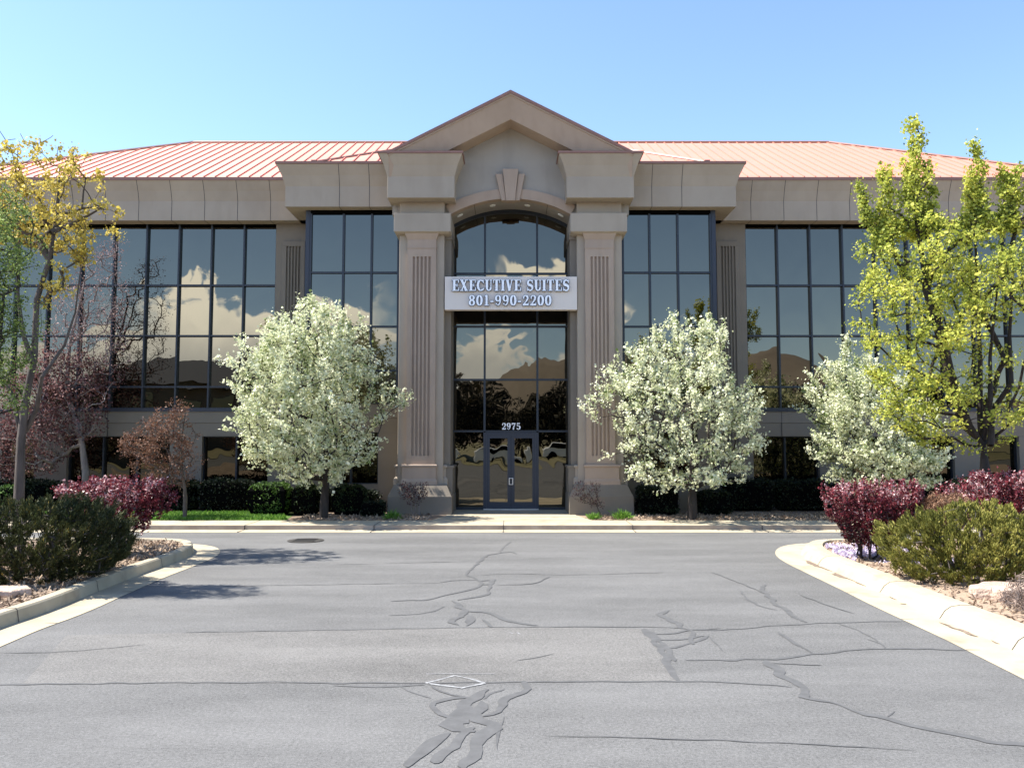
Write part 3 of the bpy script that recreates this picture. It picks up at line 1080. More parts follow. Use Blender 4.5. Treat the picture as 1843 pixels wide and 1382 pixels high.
# side slopes
y = YE + SP
while y < yb - 0.1:
    L = min(y - YE, yb - y, RUN)
    for sgn, xa in ((1, x0), (-1, x1)):
        w, h = 0.022, 0.035
        xa2 = xa + sgn * L
        za2 = ZE + sl * L
        sm.add([(xa, y - w / 2, ZE), (xa, y + w / 2, ZE), (xa, y + w / 2, ZE + h), (xa, y - w / 2, ZE + h),
                (xa2, y - w / 2, za2), (xa2, y + w / 2, za2), (xa2, y + w / 2, za2 + h), (xa2, y - w / 2, za2 + h)],
               [(0, 1, 2, 3), (4, 7, 6, 5), (1, 5, 6, 2), (0, 3, 7, 4), (3, 2, 6, 7)])
    y += SP
# ridge and hip caps


def bar3(mb, p, q, w, h):
    p, q = Vector(p), Vector(q)
    d = (q - p).normalized()
    sd_ = d.cross(Vector((0, 0, 1))).normalized() * w / 2
    up = Vector((0, 0, h))
    v = [p - sd_, p + sd_, p + sd_ * 0.5 + up, p - sd_ * 0.5 + up, q - sd_, q + sd_, q + sd_ * 0.5 + up, q - sd_ * 0.5 + up]
    mb.add(v, [(0, 3, 2, 1), (4, 5, 6, 7), (0, 1, 5, 4), (1, 2, 6, 5), (2, 3, 7, 6), (3, 0, 4, 7)])


sm.build('seam', M['seam'], rf)
cp = MB()
bar3(cp, (x0 + RUN, YE + RUN, ZR), (x1 - RUN, YE + RUN, ZR), 0.18, 0.05)
cp.build('ridge_cap', M['trim'], rf)
for xa, sg in ((x0, 1), (x1, -1)):
    for ya_ in (YE, yb):
        cp = MB()
        bar3(cp, (xa, ya_, ZE), (xa + sg * RUN, YE + RUN, ZR), 0.16, 0.055)
        cp.build('hip_cap', M['trim'], rf)

# bay roof : low hipped slope in front of the main slope
YB0, ZB0 = Y_BAYC - 0.14, Z_TOP + 0.072
XB = D(570, YB0, 290)
RB = 2.6
r = MB()
r.add([(XC - XB, YB0, ZB0), (XC + XB, YB0, ZB0), (XC + XB - RB, YB0 + RB, ZB0 + sl * RB), (XC - XB + RB, YB0 + RB, ZB0 + sl * RB),
       (XC - XB, YB0 + 2 * RB, ZB0), (XC + XB, YB0 + 2 * RB, ZB0)], [(0, 1, 2, 3), (0, 3, 4), (1, 5, 2), (3, 2, 5, 4)])
rb = r.build('bay_roof', M['roof'], bld)
sm = MB()
x = XC - XB + SP
while x < XC + XB - 0.05:
    L = min(x - (XC - XB), XC + XB - x, RB)
    rib(sm, x, YB0, ZB0, YB0 + L, ZB0 + sl * L)
    x += SP
sm.build('seam', M['seam'], rb)
for sg in (-1, 1):
    cp = MB()
    bar3(cp, (XC + sg * XB, YB0, ZB0), (XC + sg * (XB - RB), YB0 + RB, ZB0 + sl * RB), 0.10, 0.045)
    a, b = sorted((XC + sg * XB, XC + sg * (XB + 0.14)))
    cp.box(a, b, YB0 - 0.05, YB0 + 0.12, ZB0, ZB0 + 0.05)
    cp.build('hip_cap', M['trim'], rb)

# ---- pediment : gable wall with an arch, raking cornice ---------------
Y_GAB = Y_BLK - 0.21                      # front of the raking cornice edge
ZA = WZ(166, Y_GAB)                       # apex, top edge
zb_ = WZ(272, Y_GAB)
XG = D(706, Y_GAB, 272)
gs = (ZA - zb_) / XG                      # gable slope


def zg(x, z_ap):
    return z_ap - abs(x - XC) * gs


Z_AP_SOF = WZ(213, Y_BLK + 0.02)          # lower front edge of the rake
AW = D(811, Y_ARCH, 386)                  # half width of the arch
Z_CR, Z_SPR = WZ(358.5, Y_ARCH), WZ(387, Y_ARCH)
sag = Z_CR - Z_SPR
RA = (AW * AW + sag * sag) / (2 * sag)


def zarc(x, dr=0.0):
    q = (RA + dr) ** 2 - (x - XC) ** 2
    return Z_CR - RA + math.sqrt(max(q, 0))


XW = D(704, Y_ARCH)                       # gable wall half width (behind the blocks)
xs = [XC + XW * k / 60 for k in range(-60, 61)] + [XC - AW, XC + AW]
xs = sorted(set(xs))
g = MB()
tw = Y_GLASS - Y_ARCH
v, f = [], []
for x in xs:
    inside = abs(x - XC) <= AW + 1e-6
    zl = zarc(x) if inside else Z_SPR
    zh = zg(x, Z_AP_SOF) - 0.002
    v += [(x, Y_ARCH, zl), (x, Y_ARCH, max(zh, zl + 0.01)), (x, Y_GLASS + 0.2, zl), (x, Y_GLASS + 0.2, max(zh, zl + 0.01))]
for i in range(len(xs) - 1):
    a, b = 4 * i, 4 * i + 4
    f += [(a, b, b + 1, a + 1), (a, a + 2, b + 2, b), (a + 2, a + 3, b + 3, b + 2)]
g.add(v, f)
g.build('gable_wall', M['stucco_grey'], bld)
# raking cornice (flared board + soffit) as a swept profile on both slopes
rk = MB()
for s in (-1, 1):
    prof = [(Y_GAB, 0.0), (Y_GAB, -0.045), (Y_GAB + 0.03, -0.05), (Y_BLK + 0.02, -(ZA - Z_AP_SOF)), (Y_ARCH + 0.01, -(ZA - Z_AP_SOF)), (Y_ARCH + 0.3, -0.05), (Y_ARCH + 0.3, 0.0)]
    ends = (XC, XC + s * (XG + 0.1))
    vv = []
    for x in ends:
        for y, dz in prof:
            vv.append((x, y, zg(x, ZA) + dz - 0.03))
    n = len(prof)
    ff = [(i, (i + 1) % n, n + (i + 1) % n, n + i) for i in range(n)]
    if s > 0:
        ff = [q[::-1] for q in ff]
    ff.append(tuple(range(n, 2 * n)))
    rk.add(vv, ff)
rk.build('raking_cornice', M['stucco_pink'], bld)
# gable roof running back to the main ridge, with copper rake trim
gr = MB()
yk = YE + RUN + 0.5
zc = ZA
for s in (-1, 1):
    xa = XC + s * (XG + 0.12)
    za = zg(xa, ZA)
    gr.add([(XC, Y_GAB - 0.03, zc + 0.05), (xa, Y_GAB - 0.03, za + 0.05), (xa, yk, za + 0.05), (XC, yk, zc + 0.05),
            (XC, Y_GAB - 0.03, zc - 0.028), (xa, Y_GAB - 0.03, za - 0.028), (xa, yk, za - 0.028), (XC, yk, zc - 0.028)],
           [(0, 1, 2, 3), (4, 7, 6, 5), (0, 4, 5, 1), (1, 5, 6, 2), (3, 2, 6, 7)])
gr.build('gable_roof', M['trim'], bld)
# arch band
ab = MB()
BW = Z_CR * 0 + (WZ(341, Y_ARCH) - Z_CR)
xs = [XC - AW + 2 * AW * k / 48 for k in range(49)]
v, f = [], []
for x in xs:
    t = (x - XC) / RA
    nx, nz = math.sin(math.asin(t)), math.cos(math.asin(t))
    zi = zarc(x)
    for y, dd in ((Y_ARCH - 0.06, 0), (Y_ARCH - 0.06, BW), (Y_ARCH + 0.0, BW), (Y_ARCH + 0.2, -0.002), ):
        v.append((x + nx * dd, y, zi + nz * dd))
for i in range(48):
    a, b = 4 * i, 4 * i + 4
    f += [(a, b, b + 1, a + 1), (a + 1, b + 1, b + 2, a + 2), (a + 3, b + 3, b, a)]
ab.add(v, f)
ab.build('arch_moulding', M['stucco_pink'], bld)
# soffit joint lines
for px in (855, 984):
    sj = MB()
    x = WX(px, 22.3, 372)
    z = zarc(x) - 0.004
    sj.box(x - 0.006, x + 0.006, Y_ARCH + 0.02, Y_GLASS, z, z + 0.01)
    sj.build('soffit_joint', M['joint'], bld)
# keystone in three pieces
ky = MB()


def trap(mb, t0, t1, b0, b1, zt, zb__, yf):
    mb.prism([(b0, zb__), (b1, zb__), (t1, zt), (t0, zt)], yf, Y_ARCH + 0.1)


YK = Y_ARCH - 0.16


def kx(px, py):
    return WX(px, YK, py)


trap(ky, kx(904.5, 304), kx(933, 304), kx(911, 360), kx(927, 360), WZ(304, YK), WZ(361, YK), YK)
trap(ky, kx(892, 313), kx(904.3, 313), kx(902.5, 360), kx(910.8, 360), WZ(313, YK + 0.05), WZ(361, YK + 0.05), YK + 0.05)
trap(ky, kx(933.2, 313), kx(945, 313), kx(927.2, 360), kx(935, 360), WZ(313, YK + 0.05), WZ(361, YK + 0.05), YK + 0.05)
ky.build('keystone', M['stucco_pink'], bld, bevel=0.006)
# downlights in the arch soffit
for px in (828, 887, 949, 1009):
    x = WX(px, 22.25, 380)
    z = zarc(x)
    dl = MB()
    n = 14
    v = []
    for k in range(n):
        a = 2 * math.pi * k / n
        xx = x + 0.075 * math.cos(a)
        v.append((xx, 22.25 + 0.075 * math.sin(a), zarc(xx) - 0.018))
    for k in range(n):
        a = 2 * math.pi * k / n
        xx = x + 0.085 * math.cos(a)
        v.append((xx, 22.25 + 0.085 * math.sin(a), zarc(xx) + 0.01))
    dl.add(v, [tuple(range(n))] + [(k, n + k, n + (k + 1) % n, (k + 1) % n) for k in range(n)])
    dl.build('downlight', M['downlight'], bld)

# ---- entrance piers, columns, capitals, blocks ------------------------
for s in (-1, 1):
    pier = MB()
    a, b = mx(s, D(811.5, Y_ARCH), D(722, Y_ARCH))
    pier.box(a, b, Y_ARCH + 0.001, Y_GLASS + 0.2, ZB - 0.05, Z_SPR - 0.003)
    # stepped base of the inner reveal
    a, b = mx(s, D(816, Y_ARCH), D(790, Y_ARCH))
    pier.box(a, b, Y_ARCH - 0.05, Y_GLASS + 0.1, ZB - 0.05, WZ(840, Y_ARCH), 0)
    a, b = mx(s, D(818, Y_ARCH), D(790, Y_ARCH))
    pier.box(a, b, Y_ARCH - 0.07, Y_GLASS + 0.12, WZ(842, Y_ARCH) + 0.004, WZ(838, Y_ARCH) + 0.004, 0)
    # bracket under the capital, inside the reveal
    a, b = mx(s, D(814, Y_ARCH, 430), D(790, Y_ARCH, 430))
    pier.box(a, b, Y_ARCH - 0.04, Y_GLASS + 0.08, WZ(432, Y_ARCH), WZ(418, Y_ARCH), 0)
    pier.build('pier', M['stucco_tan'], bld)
    cl = MB()
    a, b = mx(s, D(798.5, Y_SHAFT), D(717.5, Y_SHAFT))
    cl.box(a, b, Y_SHAFT, Y_GLASS, WZ(872, Y_SHAFT) - 0.02, Z_SOF + 0.1)
    co = cl.build('column', M['stucco'], bld, bevel=0.01)
    p = MB()
    a, b = mx(s, D(784, Y_PIL), D(732, Y_PIL))
    if s > 0:
        pass
    fluted(p, a, b, Y_PIL, Y_SHAFT - 0.002, WZ(836, Y_PIL), WZ(430, Y_PIL), WZ(820, Y_PIL), WZ(462, Y_PIL), 5, 0.058)
    p.box(a - 0.012, b + 0.012, Y_PIL - 0.014, Y_SHAFT - 0.002, WZ(447, Y_PIL), WZ(444, Y_PIL))
    p.build('pilaster', M['stucco_pink'], co)
    q = MB()
    q.flared(a, b, Y_PIL - 0.002, Y_SHAFT - 0.002, [(WZ(431, Y_PIL), 0.004), (WZ(424, Y_PIL), 0.05), (WZ(419, Y_PIL), 0.075), (WZ(416, Y_PIL), 0.08)])
    q.build('bracket', M['stucco_pink'], co)
    q = MB()
    a, b = mx(s, D(786.5, Y_PIL), D(726, Y_PIL))
    q.flared(a, b, Y_PIL - 0.05, Y_SHAFT - 0.002, [(WZ(872, Y_PIL) - 0.01, 0.03), (WZ(866, Y_PIL), 0.028), (WZ(861, Y_PIL), 0.0), (WZ(841, Y_PIL), 0.0), (WZ(840, Y_PIL), 0.03), (WZ(837, Y_PIL), 0.03), (WZ(835.5, Y_PIL), 0.015)])
    q.build('pedestal', M['stucco_pink'], co, bevel=0.004)
    q = MB()
    a, b = mx(s, D(803, Y_SHAFT), D(713, Y_SHAFT))
    q.flared(a, b, Y_SHAFT + 0.12, Y_GLASS - 0.3, [(WZ(872, Y_SHAFT) - 0.01, 0.05), (WZ(862, Y_SHAFT), 0.045), (WZ(858, Y_SHAFT), 0.0), (WZ(842, Y_SHAFT), 0.0), (WZ(841, Y_SHAFT), 0.035), (WZ(838, Y_SHAFT), 0.035), (WZ(836.5, Y_SHAFT), 0.0)])
    q.build('pedestal', M['stucco'], co, bevel=0.004)
    q = MB()
    a, b = mx(s, D(810, Y_CAP), D(707, Y_CAP))
    q.flared(a, b, Y_CAP, Y_GLASS + 0.1, [(WZ(421, Y_CAP + 0.1), -0.09), (WZ(417, Y_CAP), -0.01), (WZ(416.5, Y_CAP), 0.0), (WZ(383.5, Y_CAP), 0.0)])
    q.build('capital', M['stucco'], co, bevel=0.008)
    q = MB()
    a, b = mx(s, D(804, Y_PLINTH, 872), D(709, Y_PLINTH, 872))
    q.flared(a, b, Y_PLINTH - 0.03, Y_GLASS - 0.02, [(ZB - 0.1, 0.15), (WZ(893, Y_PLINTH), 0.14), (WZ(872, Y_PLINTH), 0.0)])
    q.build('plinth', M['stucco_tan'], co, bevel=0.008)
    bk = MB()
    a, b = mx(s, D(818, Y_BLK, 340), D(697, Y_BLK, 340))
    bk.flared(a, b, Y_BLK, Y_GLASS + 0.2, LV)
    bo = bk.build('entablature', M['stucco'], bld, bevel=0.006)
    t = MB()
    t.flared(a, b, Y_BLK, Y_GLASS + 0.2, [(Z_TOP + 0.002, 0.235), (Z_TOP + 0.058, 0.235)])
    t.build('cap_flashing', M['trim'], bo)

# ---- entrance glazing --------------------------------------------------
xg0, xg1 = XC - D(808, Y_GLASS), XC + D(808, Y_GLASS)
ml, mr = WX(872.5, Y_GLASS), WX(967, Y_GLASS)
zrow = [ZB + 0.02, WZ(776, Y_GLASS), WZ(683.5, Y_GLASS), WZ(588, Y_GLASS), WZ(540, Y_GLASS), WZ(493, Y_GLASS)]
xs_e = [xg0 + 0.07, ml, mr, xg1 - 0.07]
fr = MB()
wv = 0.05
for i, x in enumerate(xs_e):
    w2 = 0.07 if i in (0, 3) else 0.028
    z0 = zrow[0] if i in (0, 3) else zrow[1]
    fr.box(x - w2, x + w2, Y_GLASS - 0.06, Y_GLASS + 0.05, z0, zrow[5] if i in (1, 2) else Z_SPR)
for z in zrow[1:]:
    for a, b in ((0, 1), (1, 2), (2, 3)):
        fr.box(xs_e[a] + (0.07 if a == 0 else 0.028), xs_e[b] - (0.07 if b == 3 else 0.028), Y_GLASS - 0.05, Y_GLASS + 0.04, z - 0.026, z + 0.026)
for a, b in ((0, 1), (2, 3)):
    fr.box(xs_e[a] + 0.07 * (a == 0) + 0.028 * (a != 0), xs_e[b] - 0.07 * (b == 3) - 0.028 * (b != 3), Y_GLASS - 0.05, Y_GLASS + 0.04, ZB, ZB + 0.07)
# arched head
zarc_g = lambda x: zarc(x) - 0.02
for x in (ml, mr):
    fr.box(x - 0.028, x + 0.028, Y_GLASS - 0.06, Y_GLASS + 0.05, zrow[5] + 0.026, zarc_g(x))
ent = fr.build('window', M['frame'], bld)
hd = MB()
n = 40
v, f = [], []
for k in range(n + 1):
    x = XC + (-AW + 2 * AW * k / n) * 0.999
    v += [(x, Y_GLASS - 0.07, zarc(x) - 0.10), (x, Y_GLASS - 0.07, zarc(x) - 0.001), (x, Y_GLASS + 0.02, zarc(x) - 0.10)]
for k in range(n):
    a, b = 3 * k, 3 * k + 3
    f += [(a, b, b + 1, a + 1), (a, a + 2, b + 2, b)]
hd.add(v, f)
hd.build('arched_head', M['frame'], ent)
panes(xs_e, zrow[1:], Y_GLASS, 'pane', M['glass_entry'], ent)
panes([xs_e[0], ml], [zrow[0], zrow[1]], Y_GLASS, 'pane', M['glass_entry'], ent)
panes([mr, xs_e[3]], [zrow[0], zrow[1]], Y_GLASS, 'pane', M['glass_entry'], ent)
# arched panes
v, f, cc = [], [], []
for (a, b) in ((xs_e[0] - 0.05, ml), (ml, mr), (mr, xs_e[3] + 0.05)):
    n = 10
    base = len(v)
    for k in range(n + 1):
        x = a + (b - a) * k / n
        v += [(x, Y_GLASS, zrow[5]), (x, Y_GLASS, zarc(x) - 0.03)]
    r_ = rng.random(3)
    for k in range(n):
        f.append((base + 2 * k, base + 2 * k + 2, base + 2 * k + 3, base + 2 * k + 1))
        cc.append(r_)
pane_mesh(v, f, cc, 'arched_pane', M['glass_entry'], ent)
# double doors
zt = zrow[1] - 0.03
df = MB()
df.box(ml - 0.03, ml + 0.05, Y_GLASS - 0.075, Y_GLASS + 0.05, ZB + 0.012, zt)
df.box(mr - 0.05, mr + 0.03, Y_GLASS - 0.075, Y_GLASS + 0.05, ZB + 0.012, zt)
df.box(ml + 0.05, mr - 0.05, Y_GLASS - 0.075, Y_GLASS + 0.05, zt - 0.06, zt)
df.build('door_frame', M['frame_blue'], bld)
mid = (ml + mr) / 2
th = MB()
th.box(ml - 0.02, mr + 0.02, Y_GLASS - 0.22, Y_GLASS + 0.02, ZB + 0.012, ZB + 0.045)
th.build('threshold', M['steel'], bld)
for s, a, b in ((-1, ml + 0.052, mid - 0.003), (1, mid + 0.003, mr - 0.052)):
    d = MB()
    za, zb2 = ZB + 0.05, zt - 0.062
    d.box(a, a + 0.095, Y_GLASS - 0.065, Y_GLASS - 0.015, za, zb2)
    d.box(b - 0.095, b, Y_GLASS - 0.065, Y_GLASS - 0.015, za, zb2)
    d.box(a + 0.095, b - 0.095, Y_GLASS - 0.064, Y_GLASS - 0.016, za, za + 0.17)
    d.box(a + 0.095, b - 0.095, Y_GLASS - 0.064, Y_GLASS - 0.016, zb2 - 0.10, zb2)
    do = d.build('door', M['frame_blue'], bld)
    pane_mesh([(a + 0.09, Y_GLASS - 0.04, za + 0.16), (b - 0.09, Y_GLASS - 0.04, za + 0.16), (b - 0.09, Y_GLASS - 0.04, zb2 - 0.09), (a + 0.09, Y_GLASS - 0.04, zb2 - 0.09)],
              [(0, 1, 2, 3)], [rng.random(3)], 'pane', M['glass_entry'], do)
    h = MB()
    xh = (b - 0.045) if s < 0 else (a + 0.045)
    zh = WZ(866, Y_GLASS)
    pts = [(xh, -0.065, 0.09), (xh, -0.13, 0.09), (xh - s * -0.0, -0.13, -0.09), (xh, -0.065, -0.09)]
    h.box(xh - 0.012, xh + 0.012, Y_GLASS - 0.135, Y_GLASS - 0.111, zh - 0.09, zh + 0.09)
    dx = -s * 0.055
    for zz in (zh + 0.08, zh - 0.09):
        h.box(xh - 0.011, xh + 0.011, Y_GLASS - 0.111, Y_GLASS - 0.065, zz, zz + 0.018)
        h.box(min(xh, xh + dx), max(xh, xh + dx), Y_GLASS - 0.134, Y_GLASS - 0.114, zz, zz + 0.018)
    h.build('handle', M['steel'], do, bevel=0.004)

# ---- slab lettering ----------------------------------------------------
T, t_ = 0.23, 0.085          # thick and thin strokes, of cap height 1


def arc(cx, cz, rx, rz, a0, a1, n=14):
    return [(cx + rx * math.cos(R(a0 + (a1 - a0) * k / n)), cz + rz * math.sin(R(a0 + (a1 - a0) * k / n))) for k in range(n + 1)]


def wmod(pts, thick=T, thin=t_):
    out = []
    for i in range(len(pts)):
        a, b = pts[max(i - 1, 0)], pts[min(i + 1, len(pts) - 1)]
        dx, dz = b[0] - a[0], b[1] - a[1]
        k = abs(dz) / (math.hypot(dx, dz) + 1e-9)
        out.append(thin + (thick - thin) * k ** 1.5)
    return out


def glyph(ch):
    """width, list of (points, widths)"""
    S = []

    def ln(a, b, w):
        S.append(([a, b], [w, w]))
    se = 0.07                # serif thickness
    if ch == 'E':
        ln((0.24, 0), (0.24, 1), T); ln((0.02, se / 2), (0.72, se / 2), se); ln((0.02, 1 - se / 2), (0.70, 1 - se / 2), se); ln((0.24, 0.5), (0.54, 0.5), se)
        ln((0.70, 0), (0.70, 0.30), 0.08); ln((0.68, 0.72), (0.68, 1), 0.08); ln((0.53, 0.36), (0.53, 0.64), 0.07)
        return 0.76, S
    if ch == 'X':
        ln((0.16, 1), (0.66, 0), T); ln((0.64, 1), (0.16, 0), t_ + 0.02)
        for z in (se / 2, 1 - se / 2):
            ln((0.0, z), (0.36, z), se); ln((0.48, z), (0.84, z), se)
        return 0.84, S
    if ch == 'C':
        p = arc(0.42, 0.5, 0.30, 0.46, 50, 312, 26)
        S.append((p, wmod(p))); ln((0.68, 0.68), (0.68, 1), 0.08); ln((0.68, 0.10), (0.68, 0.26), 0.09)
        return 0.76, S
    if ch == 'U':
        ln((0.22, 1), (0.22, 0.30), T)
        p = arc(0.42, 0.30, 0.20, 0.265, 180, 360, 14)
        S.append((p, wmod(p, T * 0.8))); ln((0.64, 0.30), (0.64, 1), t_)
        ln((0.02, 1 - se / 2), (0.42, 1 - se / 2), se); ln((0.50, 1 - se / 2), (0.78, 1 - se / 2), se)
        return 0.78, S
    if ch == 'T':
        ln((0.37, 0), (0.37, 1), T); ln((0.02, 1 - se / 2), (0.72, 1 - se / 2), se); ln((0.17, se / 2), (0.57, se / 2), se)
        ln((0.055, 0.70), (0.055, 1), 0.07); ln((0.685, 0.70), (0.685, 1), 0.07)
        return 0.74, S
    if ch == 'I':
        ln((0.21, 0), (0.21, 1), T); ln((0.01, se / 2), (0.41, se / 2), se); ln((0.01, 1 - se / 2), (0.41, 1 - se / 2), se)
        return 0.42, S
    if ch == 'V':
        ln((0.18, 1), (0.42, 0), T); ln((0.66, 1), (0.43, 0), t_ + 0.01)
        ln((0.0, 1 - se / 2), (0.38, 1 - se / 2), se); ln((0.52, 1 - se / 2), (0.82, 1 - se / 2), se)
        return 0.80, S
    if ch == 'S':
        p = arc(0.35, 0.735, 0.22, 0.225, 25, 235, 16) + arc(0.35, 0.265, 0.24, 0.235, 65, -150, 16)
        w = [0.09 + 0.13 * math.exp(-((k - 16) / 6.5) ** 2) + 0.02 for k in range(len(p))]
        S.append((p, w)); ln((0.59, 0.68), (0.59, 1), 0.075); ln((0.09, 0), (0.09, 0.33), 0.075)
        return 0.68, S
    if ch == '0':
        p = arc(0.34, 0.5, 0.22, 0.45, 90, 450, 30)
        S.append((p, wmod(p, 0.21, 0.085)))
        return 0.68, S
    if ch == '8':
        p = arc(0.34, 0.75, 0.185, 0.205, 90, 450, 22)
        S.append((p, wmod(p, 0.19, 0.085)))
        p = arc(0.34, 0.27, 0.215, 0.23, 90, 450, 24)
        S.append((p, wmod(p, 0.21, 0.085)))
        return 0.68, S
    if ch == '1':
        ln((0.30, 0), (0.30, 1), 0.20); ln((0.08, se / 2), (0.52, se / 2), se); ln((0.12, 0.86), (0.25, 0.93), 0.09)
        return 0.56, S
    if ch == '9':
        p = arc(0.33, 0.69, 0.205, 0.265, 90, 450, 24)
        S.append((p, wmod(p, 0.20, 0.085)))
        p = arc(0.30, 0.55, 0.255, 0.50, 20, -105, 16)
        S.append((p, [0.16 - 0.005 * k for k in range(len(p))])); ln((0.10, 0.16), (0.22, 0.16), 0.13)
        return 0.68, S
    if ch == '2':
        p = arc(0.33, 0.71, 0.21, 0.24, 165, -25, 18) + [(0.36, 0.36), (0.16, 0.14)]
        S.append((p, [0.12] * 5 + [0.10] * 5 + [0.18] * 6 + [0.16] * 3 + [0.11, 0.10])); ln((0.06, 0.09), (0.60, 0.09), 0.17)
        ln((0.60, 0.02), (0.60, 0.28), 0.07); ln((0.09, 0.69), (0.20, 0.69), 0.13)
        return 0.68, S
    if ch == '7':
        ln((0.07, 0.91), (0.62, 0.91), 0.17); S.append(([(0.58, 0.88), (0.36, 0.42), (0.30, 0.0)], [0.10, 0.17, 0.22])); ln((0.10, 0.66), (0.10, 1), 0.075)
        return 0.68, S
    if ch == '5':
        ln((0.16, 0.48), (0.16, 1), 0.08); ln((0.14, 0.92), (0.56, 0.92), 0.15)
        p = [(0.16, 0.54)] + arc(0.33, 0.32, 0.23, 0.275, 115, -155, 20)
        S.append((p, wmod(p, 0.21, 0.085))); ln((0.10, 0.18), (0.20, 0.18), 0.13)
        return 0.68, S
    if ch == '-':
        ln((0.05, 0.38), (0.37, 0.38), 0.13)
        return 0.42, S
    return 0.42, S


def lettering(mb, text, xl, xr, z0, z1, yf, yb_, track=0.06, grow=0.0, face=0):
    """front faces material 0, returns material 1"""
    widths = [glyph(c)[0] + track for c in text]
    tot = sum(widths) - track
    sx, sz = (xr - xl) / tot, (z1 - z0)
    x = 0
    lay = 0
    for c, w in zip(text, widths):
        for pts, ws in glyph(c)[1]:
            lay += 1
            yy = yf - 0.0006 * (lay % 7)
            L, Rr = [], []
            for i in range(len(pts)):
                a, b = pts[max(i - 1, 0)], pts[min(i + 1, len(pts) - 1)]
                d = np.array((b[0] - a[0], b[1] - a[1]))
                d /= np.linalg.norm(d) + 1e-9
                nn = np.array((-d[1], d[0])) * ws[i] / 2
                p = np.array(pts[i])
                L.append(p + nn)
                Rr.append(p - nn)
            if grow:
                e = []
                for i in range(len(pts)):
                    L[i] = L[i] + (L[i] - np.array(pts[i])) / (ws[i] / 2) * grow
                    Rr[i] = Rr[i] + (Rr[i] - np.array(pts[i])) / (ws[i] / 2) * grow
                d0 = np.array(pts[0]) - np.array(pts[1]); d0 = d0 / np.linalg.norm(d0) * grow
                d1 = np.array(pts[-1]) - np.array(pts[-2]); d1 = d1 / np.linalg.norm(d1) * grow
                L[0] = L[0] + d0; Rr[0] = Rr[0] + d0; L[-1] = L[-1] + d1; Rr[-1] = Rr[-1] + d1
            P = lambda q, y: (xl + (x + q[0]) * sx, y, z0 + q[1] * sz)
            n = len(pts)
            v = [P(q, yy) for q in L] + [P(q, yy) for q in Rr] + [P(q, yb_) for q in L] + [P(q, yb_) for q in Rr]
            mb.add(v, [(n + i, n + i + 1, i + 1, i) for i in range(n - 1)], face)
            mb.add(v, [(i, i + 1, 2 * n + i + 1, 2 * n + i) for i in range(n - 1)] + [(3 * n + i, 3 * n + i + 1, n + i + 1, n + i) for i in range(n - 1)]
                   + [(0, 2 * n, 3 * n, n), (n - 1, 2 * n - 1, 4 * n - 1, 3 * n - 1)], 1)
        x += w


YS = 21.50
sg = empty('sign_board', (WX(919.5, YS), YS, WZ(557.5, YS)))
tag(sg, 'pale rectangular sign board reading EXECUTIVE SUITES 801-990-2200 between the two columns above the doors', 'sign')
b_ = MB()
b_.box(WX(800, YS), WX(1039, YS), YS, YS + 0.22, WZ(557.5, YS), WZ(498, YS))
b_.build('panel', M['sign'], sg, bevel=0.004)
YL = YS - 0.07
l_ = MB()
TXT, BOX = 'EXECUTIVE SUITES', (WX(813, YL), WX(1025, YL), WZ(523.5, YL), WZ(503.5, YL))
lettering(l_, 'EXECUTIVE SUITES', WX(813, YL), WX(1025, YL), WZ(523.5, YL), WZ(503.5, YL), YL, YS - 0.02, 0.07)
lettering(l_, TXT, *BOX, YL + 0.018, YS - 0.03, 0.07, 0.045, 1)
l_.build('lettering', [M['letter'], M['letter_side']], sg)
l_ = MB()
TXT, BOX = '801-990-2200', (WX(843, YL), WX(993, YL), WZ(550, YL), WZ(531, YL))
lettering(l_, '801-990-2200', WX(843, YL), WX(993, YL), WZ(550, YL), WZ(531, YL), YL, YS - 0.02, 0.07)
lettering(l_, TXT, *BOX, YL + 0.018, YS - 0.03, 0.07, 0.045, 1)
l_.build('lettering', [M['letter'], M['letter_side']], sg)
l_ = MB()
YN = Y_GLASS - 0.05
lettering(l_, '2975', WX(903, YN), WX(937, YN), WZ(773, YN), WZ(761, YN), YN, YN + 0.03, 0.05)
l_.build('address_number', [M['letter'], M['letter_side']], ent)
print('building done')
# ================================================================== PLANTS
def mesh_np(name, verts, faces_quads, m, parent=None, loc=None, tone=None):
    """verts (n,3) world; faces (k,4)"""
    me = bpy.data.meshes.new(name)
    nv, nf = len(verts), len(faces_quads)
    off = np.zeros(3)
    q = parent
    while q is not None:
        off += np.array(q.location)
        q = q.parent
    if parent is None and loc is not None:
        off = np.array(loc, dtype=float)
    me.vertices.add(nv)
    me.vertices.foreach_set('co', (verts - off).astype(np.float32).ravel())
    me.loops.add(nf * 4)
    me.polygons.add(nf)
    me.polygons.foreach_set('loop_start', np.arange(nf, dtype=np.int32) * 4)
    me.polygons.foreach_set('loop_total', np.full(nf, 4, dtype=np.int32))
    me.loops.foreach_set('vertex_index', faces_quads.astype(np.int32).ravel())
    me.materials.append(m)
    if tone is not None:
        a = me.attributes.new('tone', 'FLOAT', 'FACE')
        a.data.foreach_set('value', tone.astype(np.float32))
    me.update(calc_edges=True)
    o = bpy.data.objects.new(name, me)
    if parent is not None:
        o.parent = parent
    elif loc is not None:
        o.location = loc
    col.objects.link(o)
    return o


